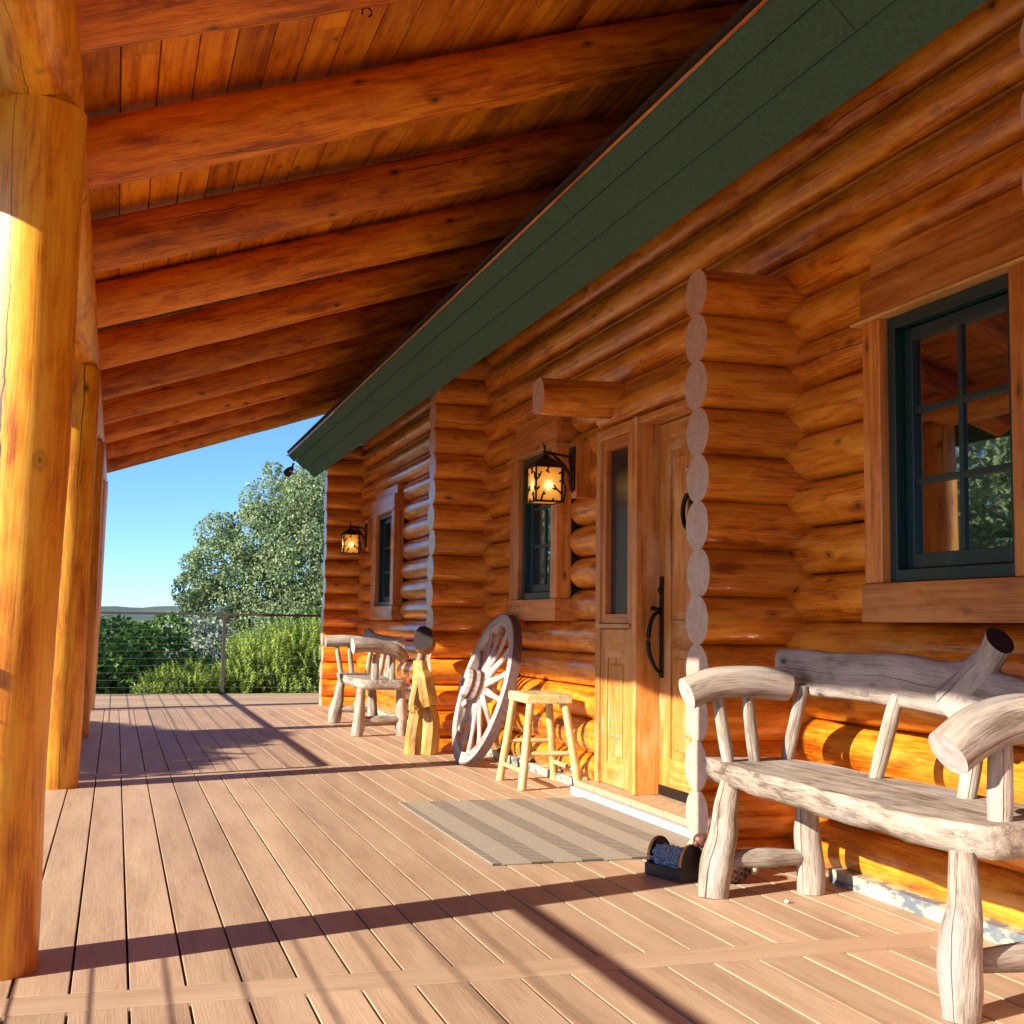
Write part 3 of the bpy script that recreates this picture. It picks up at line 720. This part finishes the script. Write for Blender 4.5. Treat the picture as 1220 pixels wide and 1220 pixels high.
# ------------------------------------------------------------------ benches
def bench(dx, dy, label, kind):
    T = thing('log_bench', label, 'bench', (2.15+dx, 3.25+dy, 0), 'weathered log benches against the cabin')
    o = V((dx, dy, 0))
    # seat slab with live edge
    front = [(2.035, 4.08), (2.015, 3.9), (1.985, 3.6), (1.975, 3.3), (1.965, 3.0), (1.955, 2.8), (1.965, 2.62), (2.0, 2.52)]
    back = [(2.33, 2.50), (2.36, 2.75), (2.355, 3.1), (2.36, 3.5), (2.35, 3.85), (2.31, 4.03)]
    poly = front+back
    # densify
    dense = []
    for i, p in enumerate(poly):
        q = poly[(i+1) % len(poly)]; L_ = math.hypot(q[0]-p[0], q[1]-p[1]); n = max(1, int(L_/.05))
        for k in range(n): dense.append((p[0]+(q[0]-p[0])*k/n, p[1]+(q[1]-p[1])*k/n))
    m = MB(); vs = []; wc = []; nl = 4; off = rr(0, 50)
    for l in range(nl+1):
        z = .372+.082*l/nl; ins = (.022, .008, .0, -.002, .0)[l]
        for (x, y) in dense:
            cx, cy = 2.17, 3.3; vx, vy = x-cx, (y-cy)*.15
            nrm = math.hypot(vx, vy) or 1
            k = ins+.014*noise.noise(V((x*9+dx, y*9+dy, l*.9)))+.006*noise.noise(V((x*30, y*30+dy, l*1.9))) 
            px, py = x-vx/nrm*k+0, y-(vy/nrm*k)
            zz = z+.006*noise.noise(V((x*3, y*3+dy, 4)))-.012*(l == 0)*noise.noise(V((y*5, dy, 2)))
            vs.append(V((px, py, zz))+o); wc.append((y+off, x-2.17, zz-.4))
    n = len(dense); fs = []
    for l in range(nl):
        for i in range(n): j = (i+1) % n; fs.append((l*n+i, l*n+j, (l+1)*n+j, (l+1)*n+i))
    fs.append(tuple(nl*n+i for i in range(n))); fs.append(tuple(range(n))[::-1])
    # face order: front outline runs clockwise seen from above -> flip
    fs = [f[::-1] for f in fs]
    sm = [True]*(len(fs)-2)+[False, False]
    m.add(vs, fs, wc, .75, 0, sm); m.build('seat', DRIFT, T)
    def leg(p0, p1, rs):
        m = MB(); p0, p1 = V(p0)+o, V(p1)+o
        pts = [p0.lerp(p1, k/(len(rs)-1)) for k in range(len(rs))]
        for k in range(1, len(rs)-1): pts[k] += V((rr(-.006, .006), rr(-.006, .006), 0))
        m.tube(pts, rs, 24, .22, nfreq=7, sub=8, emi=1, rnd=.8); m.build('leg', [DRIFT, DRIFTEND], T)
    leg((1.99, 3.94, 0), (2.055, 3.94, .385), [.053, .055, .051, .042, .034])
    leg((2.345, 3.90, 0), (2.325, 3.90, .385), [.046, .048, .046, .040, .033])
    leg((1.945, 2.57, 0), (1.985, 2.60, .385), [.044, .050, .050, .040, .032])
    leg((2.33, 2.60, 0), (2.31, 2.62, .385), [.046, .048, .046, .040, .033])
    for (a, b) in (((2.02, 3.935, .125), (2.34, 3.90, .125)), ((1.955, 2.575, .13), (2.33, 2.60, .13))):
        m = MB(); a, b = V(a)+o, V(b)+o
        m.tube([a, a.lerp(b, .2), a.lerp(b, .5), a.lerp(b, .8), b], [.018, .030, .036, .030, .020], 14, .1, sub=5, emi=1); m.build('stretcher', [DRIFT, DRIFTEND], T)
    # arms
    m = MB()
    if kind == 0: m.tube([V(p)+o for p in ((1.895, 3.955, .688), (2.0, 3.95, .722), (2.15, 3.94, .728), (2.275, 3.93, .715))], [.056, .057, .056, .054], 22, .06, sub=8, emi=1, rnd=.8)
    else: m.tube([V(p)+o for p in ((1.90, 3.955, .74), (2.05, 3.95, .745), (2.2, 3.94, .74), (2.33, 3.93, .72))], [.054, .055, .05, .045], 22, .06, sub=8, emi=1, rnd=.8)
    m.build('armrest', [DRIFT, DRIFTEND], T)
    m = MB()
    if kind == 0: pp = ((1.945, 2.60, .620), (2.03, 2.60, .672), (2.13, 2.60, .700), (2.25, 2.60, .700), (2.38, 2.61, .68)); rs = [.062, .064, .063, .06, .055]
    else: pp = ((1.895, 2.55, .725), (2.03, 2.56, .735), (2.16, 2.57, .715), (2.26, 2.58, .685), (2.34, 2.61, .62)); rs = [.062, .060, .056, .056, .045]
    m.tube([V(p)+o for p in pp], rs, 22, .06, sub=8, emi=1, rnd=.8)
    m.build('armrest', [DRIFT, DRIFTEND], T)
    # spindles
    sp = [((2.05, 3.94, .44), (2.005, 3.945, .69), .021), ((2.15, 3.94, .44), (2.118, 3.94, .70), .021),
          ((2.09, 2.60, .43), (2.10, 2.60, .66), .030), ((2.24, 2.60, .43), (2.235, 2.60, .67), .026),
          ((2.30, 3.985, .44), (2.32, 3.90, .72), .022), ((2.30, 3.44, .44), (2.34, 3.37, .72), .024), ((2.29, 2.985, .44), (2.33, 2.96, .72), .026)]
    if kind == 1: sp += [((2.31, 3.7, .44), (2.34, 3.66, .72), .018), ((2.31, 3.2, .44), (2.34, 3.16, .72), .02)]
    for a, b, r in sp:
        m = MB(); a, b = V(a)+o, V(b)+o; m.tube([a, a.lerp(b, .3), a.lerp(b, .7), b], [r*.95, r*1.08, r, r*.85], 14, .1, sub=4, rnd=.95); m.build('spindle', DRIFT, T)
    # backrest
    m = MB()
    if kind == 0:
        m.tube([V(p)+o for p in ((2.365, 4.12, .768), (2.368, 3.95, .765), (2.365, 3.7, .758), (2.36, 3.4, .762), (2.36, 3.15, .745), (2.36, 3.02, .742), (2.36, 2.9, .725), (2.36, 2.7, .722), (2.36, 2.45, .72))],
               [.074, .080, .078, .082, .080, .092, .075, .055, .050], 32, .07, nfreq=6, sub=10, flat=.42, sq=.55, emi=1, rnd=.6)
        m.tube([V(p)+o for p in ((2.362, 3.10, .70), (2.354, 3.01, .785), (2.345, 2.935, .845), (2.335, 2.885, .893))], [.088, .062, .047, .050], 24, .14, nfreq=7, sub=8, flat=.72, cap=(False, True), emi=2, rnd=.6)
    else:
        m.tube([V(p)+o for p in ((2.36, 4.3, .80), (2.365, 4.1, .76), (2.365, 3.7, .745), (2.36, 3.3, .74), (2.35, 3.0, .735), (2.34, 2.75, .75))],
               [.070, .066, .062, .06, .06, .055], 22, .12, nfreq=5, sub=8, flat=.7, emi=1, rnd=.6)
    m.build('backrest', [DRIFTG, DRIFTEND, DARKEND], T)
    return T
bench(0, 0, 'large weathered log bench in the foreground below the nearest window', 0)
bench(-.06, 7.47, 'weathered log bench in the far bay beyond the carved figure', 1)
random.seed(21)
# ------------------------------------------------------------------ wagon wheel
T = thing('wagon_wheel', 'white weathered wooden wagon wheel leaning against the log wall', 'wheel', (2.19, 7.9, 0))
RW = .51; tilt = math.atan2(.285, .975)
cW = V((2.335, 7.9, .492)); wu = V((math.sin(tilt), 0, math.cos(tilt))); wn = V((-math.cos(tilt), 0, math.sin(tilt))); wy = V((0, 1, 0))
wy = (wy*math.cos(R(0))); 
def ring(m, r0, r1, h0, h1, n=64, mi=0, amp=.0, rnd=.6):
    vs = []; wc = []; off = rr(0, 9)
    for i in range(n):
        th = 2*math.pi*i/n; dd = wy*math.cos(th)+wu*math.sin(th)
        for (r, h) in ((r0, h0), (r1, h0), (r1, h1), (r0, h1)):
            k = amp*noise.noise(V((math.cos(th)*4, math.sin(th)*4, r*9+h*30+off)))
            vs.append(cW+dd*(r+k)+wn*(h+k*.5)); wc.append((th*r+off, r, h))
    fs = []
    for i in range(n):
        j = (i+1) % n
        for a in range(4): b = (a+1) % 4; fs.append((i*4+a, i*4+b, j*4+b, j*4+a))
    m.add(vs, fs, wc, rnd, mi, False)
m = MB(); ring(m, RW-.080, RW-.008, -.028, .030, amp=.006, n=96); m.build('rim', WHEELW, T, bevel=.004)
m = MB(); ring(m, RW-.0085, RW+.0, -.030, .028, amp=.001, n=96, rnd=.2); m.build('iron_tyre', TYRE, T)
for k in range(14):
    th = 2*math.pi*(k+.3)/14; dd = wy*math.cos(th)+wu*math.sin(th)
    m = MB(); pts = [cW+dd*.06+wn*.03, cW+dd*.16+wn*.025, cW+dd*.30+wn*.01, cW+dd*(RW-.075)]
    m.tube(pts, [.028, .026, .019, .022], 10, .14, nfreq=8, sub=5, flat=.75, rnd=rr(.6, 1)); m.build('spoke', WHEELW, T)
m = MB(); m.tube([cW+wn*(-.05), cW+wn*.0, cW+wn*.05, cW+wn*.10, cW+wn*.15, cW+wn*.16], [.080, .098, .104, .098, .090, .084], 28, .04, sub=3, emi=1, rnd=.7)
HB = m.build('hub', [WHEELW, DRIFTEND], T)
for h_, r_ in ((.062, .107), (.112, .100)):
    m = MB(); m.tube([cW+wn*h_, cW+wn*(h_+.018)], r_, 28, 0, rnd=.3); m.build('hub_band', RUST, HB)
m = MB(); m.tube([cW+wn*.155, cW+wn*.163], .03, 18, 0); m.build('hub_socket', HOLE, HB)
# ------------------------------------------------------------------ stool
T = thing('wooden_stool', 'small pale wooden stool with splayed legs in front of the wagon wheel', 'stool', (2.34, 6.87, 0))
m = MB(); poly = [(2.215, 6.68), (2.475, 6.635), (2.50, 7.05), (2.235, 7.09)]
m.prism(poly, .475, .528, 'z', waxis=1); m.build('seat', STOOLW, T, bevel=.008)
lg = [((2.185, 6.655, 0), (2.245, 6.70, .475)), ((2.505, 6.60, 0), (2.445, 6.68, .475)), ((2.53, 7.08, 0), (2.465, 7.02, .475)), ((2.20, 7.12, 0), (2.26, 7.06, .475))]
for a, b in lg:
    a, b = V(a), V(b); m = MB(); m.tube([a, a.lerp(b, .35), a.lerp(b, .7), b], [.026, .025, .024, .024], 8, .08, rnd=rr(.4, .9)); m.build('leg', STOOLW, T)
def onleg(i, z): a, b = V(lg[i][0]), V(lg[i][1]); return a.lerp(b, z/.475)
for i, j, z in ((0, 1, .20), (3, 2, .235), (0, 3, .10), (1, 2, .11)):
    m = MB(); m.tube([onleg(i, z), onleg(i, z).lerp(onleg(j, z), .5), onleg(j, z)], [.012, .016, .012], 8, .1, rnd=rr(.3, .8)); m.build('rung', STOOLW, T)
# ------------------------------------------------------------------ carved figure
T = thing('carved_figure', 'ochre carved wooden figure with a dark oval head beside the projecting logs', 'carving', (2.10, 9.0-.16, 0))
fy = 8.62; fx = .0
def F_(x, z, y=0): return V((2.085+(x)+fx, fy+y, z))
m = MB()
m.tube([F_(-.06, 0, .02), F_(-.055, .12, .02), F_(-.035, .26, .02), F_(-.02, .34, .02)], [.060, .058, .055, .05], 8, .2, nfreq=5, sub=2, flat=1.1)
m.tube([F_(.045, 0, -.01), F_(.055, .12, -.01), F_(.058, .25, 0), F_(.03, .36, .01)], [.066, .072, .068, .05], 8, .2, nfreq=5, sub=2)
m.sm = [False]*len(m.sm); m.build('leg', FIGW, T, bevel=.003)
m = MB(); m.tube([F_(.03, .34), F_(.015, .40), F_(.0, .47), F_(-.01, .54), F_(-.02, .585), F_(-.025, .655)], [.098, .108, .100, .088, .066, .056], 8, .16, nfreq=5, sub=2, flat=.85)
m.sm = [False]*len(m.sm); m.build('torso', FIGW, T, bevel=.004)
m = MB(); m.tube([F_(-.05, .50, -.04), F_(-.075, .42, -.06), F_(-.085, .34, -.07), F_(-.06, .30, -.08)], [.03, .028, .032, .036], 10, .15, sub=4)
m.ball(F_(-.085, .32, -.075), .036, 8, 6, amp=.3); m.sm = [False]*len(m.sm); m.build('arm', FIGW, T)
m = MB(); m.tube([F_(-.03, .63), F_(-.012, .70), F_(.0, .74)], [.035, .03, .03], 10, .1, sub=3)
m.build('neck', HEADW, T)
m = MB(); c1, c2 = F_(-.018, .812, -.05), F_(.040, .752, .06)
m.tube([c1, c1.lerp(c2, .35), c1.lerp(c2, .75), c2], [.098, .104, .094, .055], 12, .2, nfreq=7, sub=2, emi=1, sq=.85, flat=.74)
m.build('head', [HEADS, DARKEND], T)
# ------------------------------------------------------------------ door mat
m = MB(); n = 30; outline = [(1.405, 4.63), (2.44, 4.62), (2.44, 6.28), (1.41, 6.30)]
m.prism(outline, .001, .0095, 'z', waxis=1)
tag(m.build('door_mat', MATM, loc=(1.92, 5.46, 0), bevel=.002), 'rectangular taupe ribbed mat lying on the deck before the door', 'door mat')
# ------------------------------------------------------------------ boot brush
T = thing('boot_brush', 'black boot scraper with blue-grey bristles standing on the deck at the log corner', 'boot brush', (1.97, 4.25, 0))
a = V((1.975, 4.355, 0)); b = V((2.025, 4.185, 0)); axd = (b-a).normalized(); pxd = V((-axd.y, axd.x, 0))
if pxd.x < 0: pxd = -pxd
def plate(c, top, name='end_plate'):
    m = MB(); vs = []; hw = .056; prof = [(-hw, 0), (-hw, .05)]
    prof = [(-hw, .0)]+[(-hw*math.cos(t), .055+(top-.055)*math.sin(t)) for t in [math.pi*i/18 for i in range(19)]]+[(hw, 0)]
    for off in (-.007, .007):
        for (u, z) in prof: vs.append(c+pxd*u+axd*off+V((0, 0, z)))
    n = len(prof); fs = [tuple(range(n)), tuple(range(n, 2*n))[::-1]]+[((i+1) % n, i, n+i, n+(i+1) % n) for i in range(n)]
    mi = [0, 0]+[1 if 0 < i < n-2 else 0 for i in range(n)]
    m.add(vs, fs, [(v.x, v.y, v.z) for v in vs], .5, mi, False); m.build(name, [SCRB, SCRO], T)
plate(a+V((.0, 0, 0)), .138); plate(b, .132)
m = MB(); m.obox((a+b)/2+V((0, 0, .024))-pxd*.058, axd, pxd, V((0, 0, 1)), (.098, .006, .022), 0); m.obox((a+b)/2+V((0, 0, .02))+pxd*.058, axd, pxd, V((0, 0, 1)), (.098, .006, .02), 0); m.obox((a+b)/2+V((0, 0, .008)), axd, pxd, V((0, 0, 1)), (.085, .05, .006), 0)
m.build('base', SCRB, T, bevel=.002)
m = MB()
for i in range(420):
    t = math.acos(rr(-1, 1)) if i % 3 else rr(0, math.pi); l = rr(-.076, .076); c = (a+b)/2+axd*l+V((0, 0, .045)); dr = pxd*math.cos(t)+V((0, 0, math.sin(t))); dr = (dr+axd*rr(-.2, .2)).normalized()
    m.tube([c+dr*.022, c+dr*rr(.060, .070)], [.0045, .0028], 5, rnd=rr(0, 1))
m.tube([(a+b)/2-axd*.08+V((0, 0, .045)), (a+b)/2+axd*.08+V((0, 0, .045))], .032, 14)
m.build('bristles', BRUSH, T)
# ------------------------------------------------------------------ rabbit
T = thing('rabbit_ornament', 'small rusty perforated metal rabbit sitting behind the front bench leg', 'ornament', (2.13, 4.13, 0))
m = MB()
bc = V((2.155, 4.12, .058)); br = V((.075, .05, .056)); ch = V((2.085, 4.15, .085))
m.ball(bc, br, 20, 14); m.ball(ch, (.034, .034, .052), 16, 12); m.build('body', RUST, T)
m = MB()
def hole(c, r, d_, rad):
    p = V((c.x+r.x*d_.x, c.y+r.y*d_.y, c.z+r.z*d_.z)); nrm = V((d_.x/r.x, d_.y/r.y, d_.z/r.z)).normalized()
    m.tube([p-nrm*.002, p+nrm*.0012], rad, 8)
for i in range(90):
    z = 1-2*(i+.5)/90; th = i*2.39996; q = math.sqrt(1-z*z); hole(bc, br, V((q*math.cos(th), q*math.sin(th), z)), .0062)
for i in range(34):
    z = 1-2*(i+.5)/34; th = i*2.39996; q = math.sqrt(1-z*z); hole(ch, V((.034, .034, .052)), V((q*math.cos(th), q*math.sin(th), z)), .005)
m.build('perforations', HOLE, T)
m = MB(); m.ball((2.052, 4.15, .150), (.036, .026, .026), 16, 10, rot=Matrix.Rotation(R(15), 3, 'Y')); m.ball((2.025, 4.145, .142), .013)
HDR = m.build('head', RUST, T)
m = MB(); m.tube([(2.066, 4.145, .165), (2.070, 4.143, .20), (2.072, 4.14, .232)], [.007, .011, .003], 10, flat=.5, sub=4); m.build('ear', RUST, HDR)
m = MB(); m.tube([(2.080, 4.165, .165), (2.088, 4.167, .20), (2.093, 4.168, .232)], [.007, .011, .003], 10, flat=.5, sub=4); m.build('ear', RUST, HDR)
m = MB(); m.ball((2.048, 4.125, .156), .004); m.build('eye', HOLE, HDR)
m = MB(); m.ball((2.232, 4.10, .055), (.018, .020, .024), 12, 8, .15); m.build('tail', PALEM, T)
m = MB(); m.ball((2.232-.05, 3.78, .006), (.010, .008, .007), 8, 6, .3); tag(m.build('pebble', PEB), 'tiny pale pebble lying on the deck in front of the foreground bench', 'pebble')

# ------------------------------------------------------------------ vegetation
def leaf_cloud(m, blobs, n, size, seed, flat=.6, depth=.35, squash=1.):
    rnd = random.Random(seed); tot = sum(b[1]**2 for b in blobs)
    V_ = []; F = []; WC = []; RN = []
    for (c, r) in blobs:
        c = V(c); k = int(n*r*r/tot)
        for _ in range(k):
            d_ = V((rnd.gauss(0, 1), rnd.gauss(0, 1), rnd.gauss(0, 1))).normalized()
            q = 1-depth*rnd.random()**1.5+.12*noise.noise(c*3+d_*3)
            p = c+V((d_.x, d_.y, d_.z*squash))*(r*q)
            a = (d_*.5+V((rnd.gauss(0, .6), rnd.gauss(0, .6), rnd.gauss(0, .6)))).normalized(); b = a.orthogonal().normalized()
            b = (Matrix.Rotation(rnd.uniform(0, 6.28), 3, a) @ b); c2 = a.cross(b); s = size*rnd.uniform(.6, 1.4)
            o = len(V_); V_ += [p-b*s, p+c2*s*flat, p+b*s, p-c2*s*flat+a*s*.2]; F.append((o, o+1, o+2, o+3)); WC += [(0, 0, 0)]*4
            v = min(1, max(0, rnd.gauss(.5, .25))); RN += [v]*4
    o = len(m.v); m.v += V_; m.wc += WC; m.rn += RN; m.f += [tuple(i+o for i in f) for f in F]; m.mi += [0]*len(F); m.sm += [False]*len(F)
def branch(m, p0, p1, r0, r1, seed):
    rnd = random.Random(seed); p0, p1 = V(p0), V(p1); L_ = (p1-p0).length
    pts = [p0.lerp(p1, k/4)+V((rnd.uniform(-1, 1), rnd.uniform(-1, 1), 0))*L_*.05*(0 < k < 4) for k in range(5)]
    m.tube(pts, [r0+(r1-r0)*k/4 for k in range(5)], 8, .1)
def tree(name, label, base, blobs, n, size, mt, seed, group=None, trunk_r=.22, cat='tree', tn='trunk', cn='crown', squash=.85):
    T = thing(name, label, cat, base, group)
    m = MB(); leaf_cloud(m, blobs, n, size, seed, squash=squash); m.build(cn, mt, T)
    m = MB(); cx = V((sum(b[0][0] for b in blobs)/len(blobs), sum(b[0][1] for b in blobs)/len(blobs), sum(b[0][2] for b in blobs)/len(blobs)))
    fork = V(base).lerp(cx, .55); branch(m, base, fork, trunk_r, trunk_r*.7, seed)
    for i, b in enumerate(blobs):
        if b[1] > .3*max(x[1] for x in blobs): branch(m, fork, V(b[0]), trunk_r*.45, trunk_r*.12, seed+i)
    m.build(tn, BARK, T)
# camera-space aid only for laying the oak outline out in the world plane at Y=30
def clumps(seed, base_blobs, k, spread):
    rnd = random.Random(seed); out = list(base_blobs)
    for (c, r) in base_blobs:
        for _ in range(k):
            d_ = V((rnd.gauss(0, 1), rnd.gauss(0, 1), rnd.gauss(0, 1))).normalized()
            out.append((tuple(V(c)+d_*r*rnd.uniform(.7, 1.05)), r*rnd.uniform(*spread)))
    return out
ob = [((5.0, 30, 2.6), 2.0), ((3.9, 29.5, 1.6), 1.5), ((3.4, 30, 2.9), 1.05), ((2.35, 30, 2.1), .9), ((2.2, 29.8, 1.0), .85), ((4.6, 30, 4.0), 1.0), ((3.3, 29, .2), 1.3), ((5.2, 29, .2), 1.8), ((6.6, 30.5, 2.4), 2.0), ((5.8, 31, 3.9), 1.2), ((1.8, 30, 1.6), .62), ((2.15, 30, 2.95), .5), ((3.5, 30, 3.7), .85)]
tree('oak_tree', 'big grey-green oak rising behind the railing beside the cabin corner', (4.6, 30.3, -1.1), clumps(3, ob, 12, (.18, .36)), 160000, .036, OAK1, 5)
sb = [((-1.2, 18.3, -.1), .95), ((-.1, 18.1, .0), .85), ((.45, 18.6, .2), .75), ((.0, 19.2, .35), .7), ((-1.8, 19, .3), .9), ((.95, 18.3, -.35), .55)]
tree('leafy_shrub', 'dark green leafy shrub behind the left half of the far railing', (-.3, 18.4, -1.1), clumps(4, sb, 8, (.25, .42)), 26000, .042, SHR1, 8, cat='shrub', trunk_r=.06, tn='stem', cn='foliage')
T = [((1.35, 21, .3), .75), ((1.75, 21.3, .0), .7), ((1.2, 20.8, -.4), .7)]
tree('olive_shrub', 'silvery green shrub in the gap between the dark and bright shrubs', (1.5, 21, -1.1), clumps(6, T, 7, (.25, .4)), 12000, .038, OAK2, 11, cat='shrub', trunk_r=.05, tn='stem', cn='foliage')
def sprigs(label, base, boxes, n, seed, h=(.16, .34)):
    rnd = random.Random(seed); T = thing('rosemary_bush', label, 'bush', base, 'bright rosemary bushes behind the far railing')
    m = MB(); V_ = []; F = []; RN = []
    for _ in range(n):
        c, r = rnd.choice(boxes); d_ = V((rnd.gauss(0, 1), rnd.gauss(0, 1), abs(rnd.gauss(0, 1))*.8+.1 if rnd.random() < .75 else -rnd.random())).normalized()
        p = V(c)+V((d_.x*r[0], d_.y*r[1], d_.z*r[2]))*rnd.uniform(.65, 1.)
        ax_ = (d_*.6+V((rnd.gauss(0, .28), rnd.gauss(0, .28), .9))).normalized(); ln = rnd.uniform(*h); tone = rnd.gauss(.5, .25)
        for k in range(20):
            u = k/20; q = p+ax_*ln*u; s = ax_.orthogonal().normalized(); s = Matrix.Rotation(k*2.4, 3, ax_) @ s
            dd = (s+ax_*.9).normalized(); w_ = ax_.cross(s)*.0085; l = .058*(1.1-.5*u)
            o = len(V_); V_ += [q-w_, q+w_, q+dd*l+w_*.4, q+dd*l-w_*.4]; F.append((o, o+1, o+2, o+3)); RN += [min(1, max(0, tone+rnd.uniform(-.1, .15)+.25*u-.1))]*4
    m.v = V_; m.f = F; m.wc = [(0, 0, 0)]*len(V_); m.rn = RN; m.mi = [0]*len(F); m.sm = [False]*len(F)
    m.build('foliage', SHR2, T)
    m = MB()
    for i in range(14): c, r = rnd.choice(boxes); branch(m, V(base)+V((rnd.uniform(-.1, .1), rnd.uniform(-.1, .1), 0)), V(c)+V((rnd.uniform(-.6, .6)*r[0], rnd.uniform(-.5, .5)*r[1], rnd.uniform(0, .5)*r[2])), .014, .006, seed+i)
    m.build('stem', BARK, T)
sprigs('tall bright green bush behind the right half of the far railing', (2.1, 17.3, -1.1), [((2.0, 17.3, .2), (.6, .5, .55)), ((2.55, 17.3, .35), (.55, .5, .5)), ((3.1, 17.3, .3), (.6, .5, .55)), ((1.65, 17.1, -.1), (.3, .35, .35)), ((2.3, 17.1, -.2), (.7, .4, .5))], 1900, 31)
sprigs('low bright green bush left of the far railing post', (.9, 17, -1.1), [((.95, 16.9, -.12), (.42, .3, .36)), ((.55, 16.9, -.2), (.25, .25, .3))], 520, 33, (.14, .3))
# trees off to the open side: they throw the dapple and stand in the window reflections
tree('shade_bush', 'leafy bush outside the open left side of the porch', (-6, 8.3, -1.1), clumps(9, [((-6, 6.8, 2.2), 1.1), ((-6.1, 8.1, 2.4), 1.2), ((-5.9, 9.3, 2.0), 1.05), ((-6, 10.2, 1.5), 1.0)], 8, (.25, .42)), 30000, .07, OAK1, 15, cat='bush', trunk_r=.1)
for i, (x, y, s_) in enumerate(((-9, 15, 1.15), (-11, 21, 1.4), (-8, 27, 1.3), (-15, 31, 1.6), (-5.5, 34, 1.2), (-18, 22, 1.5))):
    bl = clumps(40+i, [((x, y, 3.2*s_), 1.7*s_), ((x+1.2*s_, y+.6, 2.2*s_), 1.3*s_), ((x-1.2*s_, y-.8, 2.4*s_), 1.4*s_), ((x+.2, y-1.2*s_, 1.6*s_), 1.2*s_)], 8, (.25, .42))
    tree('yard_tree', ['bushy oak in the yard nearest the porch steps', 'broad oak second along the left yard', 'oak beyond the far left corner of the deck', 'wide oak deep in the left yard', 'oak standing past the deck end', 'tall oak at the back of the left yard'][i], (x, y, -1.1), bl, 5500, .1, YARD, 60+i, group='oaks in the yard left of the porch')
for o_ in list(bpy.data.objects):
    if o_.type == 'EMPTY' and not o_.children: bpy.data.objects.remove(o_)
scn.render.resolution_x = scn.render.resolution_y = 1024
